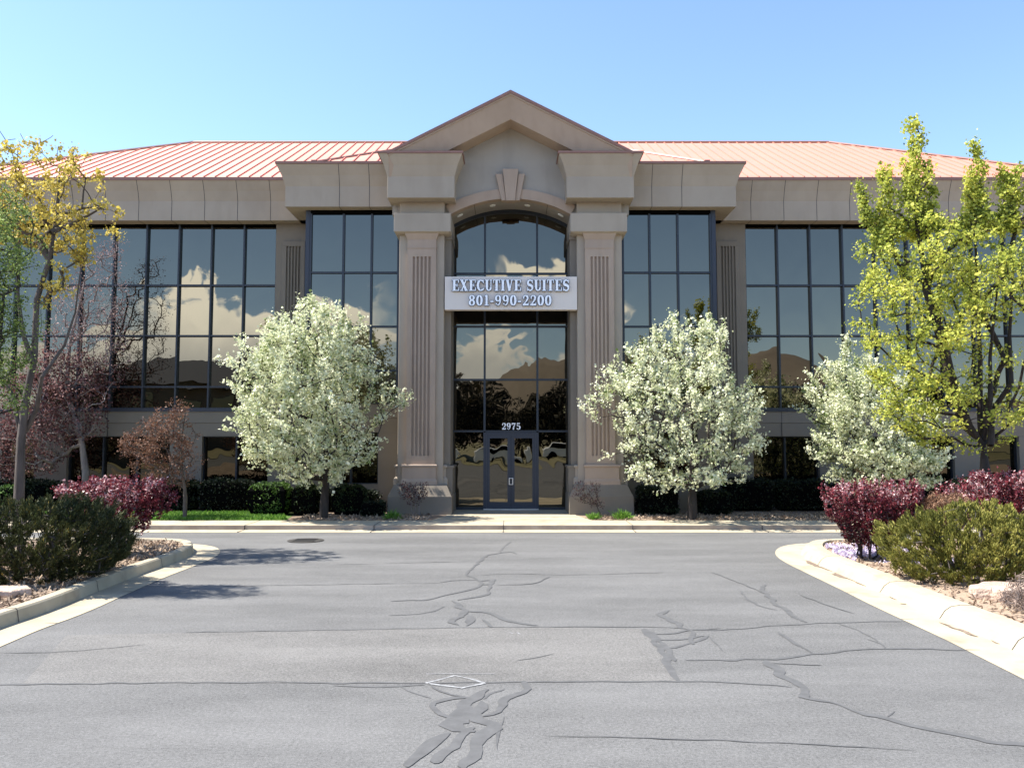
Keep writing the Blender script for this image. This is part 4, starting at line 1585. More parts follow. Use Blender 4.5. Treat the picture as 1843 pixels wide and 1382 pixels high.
def leaves(name, centres, size, m, parent, aspect=0.75, tone=None, up=0.0, sizevar=0.45, dirs=None, loc=None):
    n = len(centres)
    a = rng.normal(size=(n, 3)) if dirs is None else dirs + rng.normal(scale=0.35, size=(n, 3))
    a[:, 2] += up
    a /= np.linalg.norm(a, axis=1, keepdims=True) + 1e-9
    b = np.cross(a, rng.normal(size=(n, 3)))
    b /= np.linalg.norm(b, axis=1, keepdims=True) + 1e-9
    s = size * np.clip(1 + rng.normal(0, sizevar, n), 0.35, 2.2)[:, None]
    L, w = a * s * 0.5, b * s * 0.5 * aspect
    nrm = np.cross(a, b) * s * 0.12
    v = np.stack([centres - L, centres + w + nrm, centres + L, centres - w + nrm], axis=1).reshape(-1, 3)
    f = np.arange(4 * n).reshape(-1, 4)
    if tone is None:
        tone = rng.random(n)
    return mesh_np(name, v, f, m, parent, tone=np.clip(tone, 0, 1), loc=loc)


def skeleton(trunk, tips, jitter=0.06, penal=0.35, mid=True):
    """trunk: list of points; tips: (n,3).  returns nodes, parent index"""
    N = [np.array(p, float) for p in trunk]
    par = [-1] + list(range(len(trunk) - 1))
    path = [0.0]
    for i in range(1, len(N)):
        path.append(path[-1] + np.linalg.norm(N[i] - N[i - 1]))
    start = N[max(1, len(trunk) // 3)]
    order = np.argsort(np.linalg.norm(tips - start, axis=1))
    cap = len(trunk) + 2 * len(tips) + 2
    P = np.zeros((cap, 3))
    PA = np.full(cap, 1e9)
    k = len(N)
    P[:k] = N
    PA[:k] = path
    PA[0] += 1e6
    par_l = list(par)
    for t in order:
        q = tips[t]
        d = np.linalg.norm(P[:k] - q, axis=1)
        below = np.maximum(0, P[:k, 2] - q[2])
        cost = d + penal * np.minimum(PA[:k], 1e5) * 0.3 + below * 1.5 + (PA[:k] > 1e5) * 100
        j = int(np.argmin(cost))
        if mid and d[j] > 0.25:
            mp = (P[j] + q) / 2 + rng.normal(0, jitter * d[j], 3)
            mp[2] += 0.04 * d[j]
            P[k] = mp
            PA[k] = PA[j] + d[j] / 2
            par_l.append(j)
            j = k
            k += 1
        P[k] = q
        PA[k] = PA[j] + np.linalg.norm(q - P[j])
        par_l.append(j)
        k += 1
    return P[:k], np.array(par_l)


def tubes(P, par, r_tip, r_trunk, expo=0.45, sides=5, ntrunk=0):
    n = len(P)
    cnt = np.zeros(n)
    has = np.zeros(n, bool)
    for i in range(n):
        if par[i] >= 0:
            has[par[i]] = True
    cnt[~has] = 1
    order = list(range(n - 1, -1, -1))
    for i in order:
        if par[i] >= 0:
            cnt[par[i]] += cnt[i]
    r = r_tip * np.maximum(cnt, 1) ** expo
    r *= 1.0
    mx_ = r.max()
    r = np.minimum(r * (r_trunk / mx_) ** (np.log(np.maximum(r / r_tip, 1)) / max(np.log(mx_ / r_tip), 1e-6)), r_trunk * 1.0)
    for i in range(min(ntrunk, n)):
        r[i] = min(r[i], r_trunk * (1 - 0.72 * i / max(ntrunk - 1, 1))) if i > 1 else r_trunk
    idx = [i for i in range(n) if par[i] >= 0]
    A, B = P[par[idx]], P[idx]
    rb = r[idx]
    ra = np.minimum(r[par[idx]], rb * 1.35)
    for q, i in enumerate(idx):
        if i < ntrunk:
            ra[q] = r[par[i]]
    d = B - A
    ln = np.linalg.norm(d, axis=1, keepdims=True) + 1e-9
    d /= ln
    ref = np.tile(np.array([[0.31, 0.82, 0.13]]), (len(idx), 1))
    u = np.cross(d, ref)
    u /= np.linalg.norm(u, axis=1, keepdims=True) + 1e-9
    w = np.cross(d, u)
    vs, fs = [], []
    ang = 2 * np.pi * np.arange(sides) / sides
    ringA = A[:, None, :] + ra[:, None, None] * (np.cos(ang)[None, :, None] * u[:, None, :] + np.sin(ang)[None, :, None] * w[:, None, :])
    ringB = (B + d * (rb[:, None] * 0.3))[:, None, :] + rb[:, None, None] * (np.cos(ang)[None, :, None] * u[:, None, :] + np.sin(ang)[None, :, None] * w[:, None, :])
    V = np.concatenate([ringA, ringB], axis=1).reshape(-1, 3)
    base = (np.arange(len(idx)) * 2 * sides)[:, None]
    k = np.arange(sides)
    k2 = (k + 1) % sides
    Fq = np.stack([base + k, base + k2, base + sides + k2, base + sides + k], axis=2).reshape(-1, 4)
    return V, Fq


def profile_points(rows, Y, n, depth=0.9, surf=0.45, lump=0.16, freq=1.3, gap=0.0, seed=0.0, zlow_bias=0.0, yc=0.0, dens=None):
    """random points in a crown whose outline is surveyed as rows (py, left px, right px) at depth Y"""
    zs = np.array([WZ(r_[0], Y) for r_ in rows])
    xl = np.array([WX(r_[1], Y, r_[0]) for r_ in rows])
    xr = np.array([WX(r_[2], Y, r_[0]) for r_ in rows])
    o = np.argsort(zs)
    zs, xl, xr = zs[o], xl[o], xr[o]
    mw = (xr - xl).max() / 2
    out = []
    while len(out) < n:
        z = rng.uniform(zs[0], zs[-1])
        a, b = np.interp(z, zs, xl), np.interp(z, zs, xr)
        hw = (b - a) / 2
        if rng.random() > (hw / mw) ** 1.6 + 0.03:
            continue
        th = rng.uniform(0, 2 * np.pi)
        rr = rng.random() ** surf
        x = (a + b) / 2 + rr * hw * math.cos(th)
        y = Y + yc + rr * hw * depth * math.sin(th)
        l_ = mnoise.noise(Vector((x * freq + seed, y * freq, z * freq)))
        k = 1 + lump * l_ * 2
        x = (a + b) / 2 + (x - (a + b) / 2) * k
        if gap and mnoise.noise(Vector((x * 1.9 + seed * 3, y * 1.9, z * 1.9 + 7))) > 0.5 - gap and rr > 0.3:
            continue
        if dens and rng.random() > dens(x, y, z):
            continue
        out.append((x, y, z))
    return np.array(out)


def clusters(tips, per, sigma, stretch=1.0):
    n = len(tips)
    c = np.repeat(tips, per, axis=0)
    r_ = rng.normal(scale=sigma, size=(len(c), 3))
    r_[:, 2] *= stretch
    return c + r_


def sprigs(tips, centre, per, length, sig, up=0.35, nsp=3):
    """leaf points strung along short shoots growing outward from each twig tip"""
    out = []
    for t in tips:
        d0 = t - centre
        d0 = d0 / (np.linalg.norm(d0) + 1e-9)
        for _ in range(nsp):
            d = d0 + rng.normal(0, 0.45, 3)
            d[2] += up
            d /= np.linalg.norm(d)
            L = length * rng.uniform(0.4, 1.3)
            m_ = max(3, int(per / nsp))
            s = rng.random(m_)
            out.append(t + d * (s * L)[:, None] - d * L * 0.35 + rng.normal(0, sig, (m_, 3)) * (1.1 - 0.5 * s)[:, None])
    return np.concatenate(out)


def tree(name, label, cat, group, base, trunk, tips, leaf_args, r_tip, r_trunk, bark, penal=0.35, expo=0.45, extra=None, jitter=0.06):
    root = empty(name, base)
    tag(root, label, cat, group)
    P, par = skeleton(trunk, tips, penal=penal, jitter=jitter)
    V, Fq = tubes(P, par, r_tip, r_trunk, expo, 6, len(trunk))
    if extra:
        Fq = np.concatenate([Fq, np.concatenate(extra[1]) + len(V)])
        V = np.concatenate([V] + extra[0])
    mesh_np('trunk', V, Fq, bark, root)
    for (pts, size, m, kw) in leaf_args:
        leaves('crown', pts, size, m, root, **kw)
    return root


def limbs(paths, Y, r0):
    V2, F2 = [], []
    for pth in paths:
        pp_ = np.array([(WX(a, Y, b), Y + 0.15 * math.sin(i * 1.3 + a), WZ(b, Y)) for i, (a, b) in enumerate(pth)])
        v_, f_ = [], []
        n = len(pp_)
        for i in range(n - 1):
            ra, rb_ = r0 * (1 - i / n), r0 * (1 - (i + 1) / n)
            d = pp_[i + 1] - pp_[i]
            d /= np.linalg.norm(d)
            u = np.cross(d, (0.3, 0.9, 0.1))
            u /= np.linalg.norm(u)
            w = np.cross(d, u)
            for p_, r_ in ((pp_[i] - d * 0.02, ra), (pp_[i + 1] + d * 0.02, rb_)):
                for k in range(6):
                    t = 2 * math.pi * k / 6
                    v_.append(p_ + r_ * (math.cos(t) * u + math.sin(t) * w))
            b0 = len(v_) - 12
            for k in range(6):
                f_.append((b0 + k, b0 + (k + 1) % 6, b0 + 6 + (k + 1) % 6, b0 + 6 + k))
        F2.append(np.array(f_) + sum(len(q) for q in V2))
        V2.append(np.array(v_))
    return V2, F2


def clump_tone(pts, lo, hi, seed):
    """clump-wise variation of leaf kind"""
    return np.array([0.5 + 0.55 * mnoise.noise(Vector((p[0] * 2.2 + seed, p[1] * 2.2, p[2] * 2.2))) for p in pts]) * 0.7 + rng.normal(0, 0.22, len(pts)) + 0.12


# ---- white flowering pear trees ------------------------------------------
GP = 'flowering pear trees in front of the building'


def pear(label, rows, Y, trunk_px, ground_py, n, seed, gap, per=34, sig=0.095, yc=0.0):
    bx, by = WX(trunk_px, Y, 900), Y
    rows = [(a + (8 if i < 2 else 14 if i >= len(rows) - 2 else 0), l_ + 16, r_ - 20) for i, (a, l_, r_) in enumerate(rows)]
    tips = profile_points(rows, Y, n, 0.88, 0.42, 0.27, 1.2, gap, seed)
    zc = WZ(rows[-1][0], Y)
    top = WZ(rows[0][0] + 60, Y)
    trunk = [(bx, by, ZB - 0.05), (bx + 0.01, by, zc * 0.5), (bx + 0.03, by + 0.02, zc), (bx + 0.02, by, zc + 0.5), (bx + 0.05, by + 0.03, zc + 1.1), (bx, by, (zc + top) / 2 + 0.4)]
    pts = sprigs(tips, np.array((bx, Y, zc + 0.6)), per, 0.42, 0.042)
    tone = clump_tone(pts, 0, 1, seed) + 0.16
    return tree('pear_tree', label, 'tree', GP, (bx, by, ZB), trunk, tips, [(pts, 0.054, M['blossom'], dict(tone=tone, aspect=0.85))], 0.006, 0.12, M['bark_dark'])


pear('full round pear tree of dense white blossom left of the entrance',
     [(536, 540, 600), (565, 485, 655), (600, 432, 668), (640, 412, 688), (700, 402, 706), (745, 400, 708), (785, 416, 700), (820, 455, 680), (852, 505, 635)],
     20.2, 583, 930, 1150, 3.1, 0.20, 44)
pear('ragged white blossoming pear tree with dark gaps, right of the entrance',
     [(572, 1195, 1290), (592, 1128, 1330), (640, 1100, 1352), (680, 1062, 1358), (720, 1066, 1385), (770, 1088, 1392), (820, 1105, 1385), (850, 1103, 1340), (866, 1190, 1290)],
     20.0, 1245, 930, 720, 9.7, 0.40, 40)
pear('white blossoming pear tree partly behind the yellow-green maple',
     [(612, 1510, 1545), (640, 1482, 1572), (690, 1450, 1645), (740, 1446, 1685), (790, 1455, 1695), (830, 1460, 1695), (858, 1490, 1680), (874, 1540, 1640)],
     20.6, 1590, 930, 820, 17.3, 0.2, 44)


# ---- yellow-green maple, right ---------------------------------------------
def multi(parts, Y, seed, **kw):
    out = []
    for rows, n in parts:
        out.append(profile_points(rows, Y, n, seed=seed, **kw))
    return np.concatenate(out)


YM = 15.0
bx = WX(1774, YM, 850)
body = [(392, 1572, 1690), (450, 1545, 1850), (520, 1542, 1880), (600, 1550, 1900), (680, 1580, 1900), (740, 1592, 1880), (790, 1650, 1860), (822, 1700, 1800)]
sp = [([(222, 1632, 1652), (260, 1630, 1662), (300, 1622, 1672), (360, 1620, 1690), (420, 1610, 1690)], 90),
      ([(298, 1588, 1600), (330, 1580, 1606), (400, 1578, 1612), (440, 1570, 1620)], 45),
      ([(328, 1544, 1552), (360, 1548, 1560), (400, 1556, 1572)], 14),
      ([(262, 1750, 1762), (300, 1746, 1772), (360, 1740, 1775), (420, 1725, 1790)], 65),
      ([(305, 1795, 1812), (350, 1788, 1840), (420, 1795, 1850)], 45),
      ([(300, 1825, 1880), (400, 1825, 1890)], 25)]
tips_b = profile_points(body, YM, 410, 0.7, 0.5, 0.14, 1.4, 0.36, 5.5, dens=lambda x, y, z: 1.0 if (z > 4.2 or x < WX(1690, YM)) else 0.28)
tips_s = np.concatenate([profile_points(r_, YM, n, 0.9, 0.6, 0.1, 2.0, 0, 2.2) for r_, n in sp])
tips = np.concatenate([tips_b, tips_s])
zf = WZ(800, YM)
trunk = [(bx, YM, 0.05), (bx + 0.0, YM, 1.2), (bx - 0.02, YM, zf), (WX(1745, YM, 760), YM + 0.1, WZ(765, YM)), (WX(1715, YM, 700), YM, WZ(700, YM)), (WX(1692, YM, 620), YM - 0.1, WZ(620, YM)), (WX(1668, YM, 520), YM, WZ(520, YM)), (WX(1650, YM, 400), YM, WZ(400, YM))]
root = empty('maple_tree', (bx, YM, 0.1))
tag(root, 'tall upright maple with yellow-green young leaves rising above the roof edge on the right', 'tree')
P, par = skeleton(trunk, tips, penal=0.5)
V, Fq = tubes(P, par, 0.007, 0.125, 0.45, 7, 3)
V2, F2 = limbs([[(1774, 800), (1772, 740), (1770, 650), (1762, 540), (1757, 420), (1755, 300)],
                [(1776, 800), (1790, 740), (1812, 690), (1826, 600), (1830, 450), (1820, 340)],
                [(1774, 800), (1776, 720), (1790, 640), (1800, 520)]], YM, 0.06)
Vall = np.concatenate([V] + V2)
Fall = np.concatenate([Fq, np.concatenate(F2) + len(V)])
mesh_np('trunk', Vall, Fall, M['bark_dark'], root)
pts = clusters(tips_b, 60, 0.075)
pts2 = clusters(tips_s, 60, 0.05, 1.6)
pts = np.concatenate([pts, pts2])
leaves('crown', pts, 0.045, M['maple'], root, tone=clump_tone(pts, 0, 1, 4.0), aspect=0.95)

# ---- left: yellow flowering maple -------------------------------------------
YT = 14.6
bx = WX(36, YT, 850)
rows = [(268, -10, 165), (300, -60, 186), (340, -80, 198), (385, -80, 206), (415, -80, 206), (440, -60, 140)]
tb = profile_points(rows, YT, 250, 0.7, 0.5, 0.12, 1.4, 0.12, 1.9)
tb2 = np.concatenate([profile_points([(440, 150, 165), (462, 108, 180), (485, 82, 150)], YT, 16, 0.6, 0.5),
                      profile_points([(560, 40, 60), (520, 50, 150), (500, 60, 160)], YT, 12, 0.6, 0.5)])
top_t = np.array([(WX(a, YT, b), YT + rng.normal(0, 0.3), WZ(b, YT)) for a, b in ((24, 240), (35, 255), (51, 250), (107, 252), (139, 270), (62, 285), (5, 270), (-20, 280), (112, 262), (26, 262))])
tips = np.concatenate([tb, tb2, top_t])
tr = [(bx, YT, 0.05), (bx, YT, 1.0), (WX(38, YT, 790), YT, WZ(790, YT)), (WX(46, YT, 720), YT, WZ(720, YT)), (WX(62, YT, 640), YT, WZ(640, YT)), (WX(66, YT, 540), YT, WZ(540, YT)), (WX(88, YT, 470), YT, WZ(470, YT)), (WX(102, YT, 390), YT, WZ(390, YT)), (WX(108, YT, 300), YT, WZ(300, YT))]
pts = clusters(np.concatenate([tb, tb2]), 34, 0.055)
root = tree('maple_tree', 'maple with bare grey limbs and golden yellow flower tufts at the left edge', 'tree', None, (bx, YT, 0.1), tr, tips,
            [(pts, 0.044, M['maple_yellow'], dict(tone=clump_tone(pts, 0, 1, 8.0), aspect=0.95))], 0.0048, 0.088, M['bark'], penal=0.5,
            extra=limbs([[(38, 790), (30, 745), (12, 705), (-5, 660), (-20, 600)], [(40, 775), (62, 735), (84, 680), (110, 620), (128, 560), (150, 480)], [(60, 650), (48, 600), (40, 520), (34, 430)], [(98, 420), (120, 400), (150, 385), (185, 370)]], 14.6, 0.05))

# ---- left: small leaved green tree, mostly outside the frame -----------------
YC2 = 11.2
bx = WX(-40, YC2, 850)
rows = [(335, -90, 50), (390, -110, 76), (440, -110, 84), (480, -110, 70), (540, -110, 60), (600, -110, 74), (650, -100, 66), (700, -80, 48), (735, -60, 30)]
tips = profile_points(rows, YC2, 420, 0.7, 0.5, 0.2, 1.6, 0.2, 6.6)
tr = [(bx, YC2, 0.05), (bx + 0.05, YC2, 1.0), (bx + 0.1, YC2, 2.0), (bx + 0.2, YC2, 2.9), (bx + 0.25, YC2, 4.0)]
pts = clusters(tips, 50, 0.06)
tree('green_tree', 'small-leaved dark and light green tree cut off by the left edge', 'tree', None, (bx, YC2, 0.1), tr, tips,
     [(pts, 0.027, M['green_leaf'], dict(tone=clump_tone(pts, 0, 1, 2.0)))], 0.0035, 0.06, M['bark_dark'])

# ---- left: purple leaf plum ---------------------------------------------------
YP = 22.55
bx = WX(156, YP, 850)
up_rows = [(425, 190, 236), (470, 140, 226), (520, 100, 236), (570, 80, 242), (620, 70, 236), (660, 60, 222)]
lo_rows = [(632, 60, 195), (670, 20, 208), (710, 0, 212), (760, -40, 190), (800, -50, 150), (840, -50, 105), (868, -30, 60)]
tu = profile_points(up_rows, YP, 420, 0.45, 0.6, 0.2, 1.4, 0, 4.4)
tl = profile_points(lo_rows, YP, 560, 0.5, 0.5, 0.22, 1.4, 0.1, 7.1)
tips = np.concatenate([tl, tu])
tr = [(bx, YP, ZB - 0.05), (bx - 0.02, YP, 1.1), (bx - 0.15, YP, 1.9), (WX(120, YP, 700), YP, WZ(700, YP)), (WX(125, YP, 620), YP, WZ(620, YP)), (WX(150, YP, 520), YP, WZ(520, YP))]
pl = clusters(tl, 26, 0.105)
pu = clusters(tu, 14, 0.09)
tree('plum_tree', 'purple-leaved plum tree with pale bare upper twigs behind the left island', 'tree', 'purple plum trees', (bx, YP, ZB), tr, tips,
     [(pl, 0.052, M['purple'], dict(tone=clump_tone(pl, 0, 1, 3.0))), (pu, 0.030, M['bud'], dict())], 0.0065, 0.10, M['bark_pale'], penal=0.3)

# ---- small bronze plum on the lawn ---------------------------------------------
YQ = 20.3
bx = WX(333, YQ, 920)
rows = [(722, 300, 335), (755, 262, 345), (795, 212, 352), (830, 235, 350), (858, 262, 346), (874, 300, 342)]
tips = profile_points(rows, YQ, 420, 0.8, 0.5, 0.22, 2.0, 0.15, 4.9)
tr = [(bx, YQ, ZB - 0.03), (bx, YQ, 0.6), (bx - 0.02, YQ, WZ(878, YQ)), (bx - 0.1, YQ, WZ(850, YQ)), (bx - 0.15, YQ, WZ(800, YQ)), (bx - 0.05, YQ, WZ(735, YQ))]
pts = clusters(tips, 20, 0.06)
tree('plum_tree', 'small young plum tree with thin bronze leaves and a bare trunk on the lawn', 'tree', 'purple plum trees', (bx, YQ, ZB), tr, tips,
     [(pts, 0.036, M['bronze'], dict(tone=clump_tone(pts, 0, 1, 1.0)))], 0.0045, 0.055, M['bark'])
g = MB()
v = [(bx + (0.42 + 0.05 * math.sin(k * 2.3)) * math.cos(k * 0.449), YQ + (0.30 + 0.03 * math.sin(k * 3.1)) * math.sin(k * 0.449), ZB + 0.016) for k in range(14)]
g.add(v, [tuple(range(14))])
tag(g.build('soil_ring', M['sand']), kind='structure')


# ---- shrubs --------------------------------------------------------------------
def shrub(name, label, cat, group, rows, Y, base_px, n, per, sig, leaf, size, depth=0.9, stems=0.008, bark='bark_dark', seed=1.0, gap=0.0, tone_add=0.0, aspect=0.75,
          surf=0.4, zb=0.13, spread=0.25, up=0.0, trunk_r=0.02, lump=0.16, yc=0.0, tonefn=None, stretch=1.0, dirs=False, sp=None):
    bx = WX(base_px[0], Y, base_px[1])
    root = empty(name, (bx, Y, zb))
    tag(root, label, cat, group)
    tips = profile_points(rows, Y, n, depth, surf, lump, 2.0, gap, seed, yc=yc)
    zmid = zb + (tips[:, 2].mean() - zb) * 0.35
    stem_v, stem_f, off = [], [], 0
    ks = 6
    ang = np.arctan2(tips[:, 1] - Y, tips[:, 0] - bx)
    sect = ((ang + np.pi) / (2 * np.pi) * ks).astype(int) % ks
    for k in range(ks):
        t = tips[sect == k]
        if len(t) < 2:
            continue
        c = t.mean(axis=0)
        a0 = -np.pi + (k + 0.5) * 2 * np.pi / ks
        b0 = np.array((bx + 0.05 * math.cos(a0), Y + 0.05 * math.sin(a0), zb - 0.03))
        wob = rng.normal(0, 0.05, 3)
        trunk = [b0, b0 * 0.72 + np.array((c[0], c[1], zmid)) * 0.28 + wob * (1, 1, 0), np.array((bx + (c[0] - bx) * 0.55, Y + (c[1] - Y) * 0.55, zb + (c[2] - zb) * 0.55))]
        P, par = skeleton(trunk, t, penal=0.2)
        V, Fq = tubes(P, par, stems * 0.5, trunk_r, 0.4, 5, 2)
        stem_v.append(V)
        stem_f.append(Fq + off)
        off += len(V)
    mesh_np('stems', np.concatenate(stem_v), np.concatenate(stem_f), M[bark], root)
    pts = clusters(tips, per, sig, stretch) if sp is None else sprigs(tips, np.array((bx, Y, zb)), per, *sp)
    keep = pts[:, 2] > zb + 0.01
    pts = pts[keep]
    tone = clump_tone(pts, 0, 1, seed) + tone_add
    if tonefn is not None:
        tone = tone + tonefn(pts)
    d = None
    if dirs:
        d = pts - np.array((bx, Y, zb - 0.4))
        d /= np.linalg.norm(d, axis=1, keepdims=True)
    leaves('foliage', pts, size, M[leaf], root, tone=tone, aspect=aspect, up=up, dirs=d)
    return root


zfn = lambda lo, hi: (lambda p: np.clip((p[:, 2] - lo) / (hi - lo), 0, 1) * 0.35 - 0.12)  # leaf tone drops towards the foot, the darkness below put into colour
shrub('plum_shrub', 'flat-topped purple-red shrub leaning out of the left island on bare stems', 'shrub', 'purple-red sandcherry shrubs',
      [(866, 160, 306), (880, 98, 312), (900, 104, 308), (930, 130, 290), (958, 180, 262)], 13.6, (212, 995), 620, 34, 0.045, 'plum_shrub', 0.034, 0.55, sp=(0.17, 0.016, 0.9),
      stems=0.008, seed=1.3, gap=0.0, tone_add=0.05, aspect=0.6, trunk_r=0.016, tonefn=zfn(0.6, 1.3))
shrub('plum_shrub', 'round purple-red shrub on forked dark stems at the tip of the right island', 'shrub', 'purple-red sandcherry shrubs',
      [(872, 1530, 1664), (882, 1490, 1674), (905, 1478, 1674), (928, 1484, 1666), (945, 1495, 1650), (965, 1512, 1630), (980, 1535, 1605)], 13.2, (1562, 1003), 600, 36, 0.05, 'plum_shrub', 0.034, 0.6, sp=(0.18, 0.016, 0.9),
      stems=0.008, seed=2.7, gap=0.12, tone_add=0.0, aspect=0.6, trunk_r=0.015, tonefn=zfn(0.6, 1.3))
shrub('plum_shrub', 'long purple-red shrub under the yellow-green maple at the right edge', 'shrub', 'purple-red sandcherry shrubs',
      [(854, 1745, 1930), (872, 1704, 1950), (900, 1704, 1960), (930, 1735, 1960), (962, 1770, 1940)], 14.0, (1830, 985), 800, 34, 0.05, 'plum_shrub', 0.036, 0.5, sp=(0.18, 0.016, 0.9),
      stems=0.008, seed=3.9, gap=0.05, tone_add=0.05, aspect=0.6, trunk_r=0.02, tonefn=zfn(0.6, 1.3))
shrub('juniper_shrub', 'wide dark green juniper with a few yellow tips on the left island', 'shrub', None,
      [(903, 20, 150), (918, -60, 205), (940, -110, 240), (970, -120, 242), (1000, -120, 235), (1025, -110, 205), (1050, -80, 130)], 11.4, (60, 1050), 1100, 100, 0.05, 'juniper', 0.034, 0.75, sp=(0.17, 0.020, 0.5),
      stems=0.010, bark='bark', seed=5.2, gap=0.0, tone_add=0.0, aspect=0.32, surf=0.30, up=0.3, trunk_r=0.03, lump=0.10, dirs=True, stretch=1.3)
shrub('pine_shrub', 'broad olive-green mugo pine with twiggy underside on the right island', 'shrub', None,
      [(906, 1725, 1812), (922, 1660, 1842), (950, 1610, 1868), (985, 1592, 1885), (1015, 1600, 1885), (1040, 1640, 1860), (1058, 1680, 1800)], 11.2, (1750, 1055), 880, 110, 0.045, 'pine', 0.038, 0.7, sp=(0.11, 0.020, 0.6),
      stems=0.010, bark='bark', seed=6.4, gap=0.1, tone_add=0.0, aspect=0.28, surf=0.30, up=0.3, trunk_r=0.03, lump=0.2, dirs=True)
shrub('heather_shrub', 'low rust-brown dry shrub between the purple-red shrubs', 'shrub', None,
      [(893, 1682, 1722), (906, 1655, 1748), (928, 1660, 1755), (945, 1670, 1750)], 13.0, (1705, 975), 300, 34, 0.04, 'brown', 0.032, 0.7, 0.006, 'bark', 7.7, aspect=0.4, trunk_r=0.012)
shrub('twig_shrub', 'grey-brown leafless twiggy shrub by the flat stone at the right edge', 'shrub', None,
      [(1040, 1830, 1870), (1060, 1806, 1900), (1090, 1800, 1905), (1108, 1815, 1890)], 9.3, (1850, 1118), 420, 7, 0.035, 'dry_twig', 0.05, 0.9, 0.006, 'bark_pale', 8.8, aspect=0.12, up=0.8, surf=0.5, trunk_r=0.006)
shrub('twig_shrub', 'sparse dark twiggy shrub before the base of the left column', 'shrub', 'leafless shrubs at the column bases',
      [(868, 722, 770), (885, 715, 775), (900, 720, 762), (912, 740, 755)], 20.75, (748, 924), 170, 7, 0.035, 'purple', 0.030, 0.6, 0.006, 'bark_pale', 9.9, trunk_r=0.009, zb=0.1, tone_add=-0.2)
shrub('twig_shrub', 'black fan-shaped twiggy shrub before the base of the right column', 'shrub', 'leafless shrubs at the column bases',
      [(866, 1035, 1082), (880, 1030, 1080), (900, 1034, 1086), (912, 1060, 1092)], 20.75, (1090, 922), 240, 3, 0.03, 'purple', 0.026, 0.6, 0.007, 'bark_dark', 10.9, trunk_r=0.010, zb=0.1, tone_add=-0.5)
# lavender ground cover
pts = []
while len(pts) < 5200:
    x, y = rng.uniform(*sorted((WX(1466, 14, 985), WX(1640, 14, 985)))), rng.uniform(12.6, 14.6)
    if in_poly(x, y, PRi) and mnoise.noise(Vector((x * 1.7, y * 2.0, 3))) > -0.12:
        pts.append((x, y, 0.14 + abs(rng.normal(0, 0.035))))
pts = np.array(pts)
o = leaves('phlox_flowers', pts, 0.035, M['lilac'], None, tone=rng.random(len(pts)) * 0.9 + 0.15, up=0.3, loc=(5, 13.5, 0.13))
tag(o, 'patch of pale lilac creeping phlox under the shrub at the right island tip', 'flowers', kind='stuff')
# flat stones


def rock(label, px, py, Y, wx, wy, h, rot=0.2, seed=0):
    x = WX(px, Y, py)
    n = 14
    rs = [1 + 0.14 * math.sin(k * 2.1 + seed) + random.uniform(-0.06, 0.06) for k in range(n)]
    mb = MB()
    v = []
    for z, s_ in ((0, 0.97), (h * 0.45, 1.02), (h * 0.9, 1.0), (h, 0.93)):
        for k in range(n):
            a = 2 * math.pi * k / n
            xx, yy = wx * rs[k] * s_ * math.cos(a), wy * rs[k] * s_ * math.sin(a)
            v.append((x + xx * math.cos(rot) - yy * math.sin(rot), Y + xx * math.sin(rot) + yy * math.cos(rot), 0.10 + z + random.uniform(-0.008, 0.008)))
    f = [tuple(range(3 * n, 4 * n))]
    for r_ in range(3):
        for k in range(n):
            f.append((r_ * n + k, r_ * n + (k + 1) % n, (r_ + 1) * n + (k + 1) % n, (r_ + 1) * n + k))
    mb.add(v, f)
    o = mb.build('rock', M['rock'], None, bevel=0.01)
    tag(o, label, 'rock', None)


rock('flat reddish sandstone slab on the right island in front of the mugo pine', 1812, 1075, 10.0, 0.42, 0.3, 0.17, 0.2, 1)
rock('flat grey stone slab on the left island beneath the dark juniper', 6, 1060, 10.15, 0.32, 0.22, 0.12, 0.0, 2)


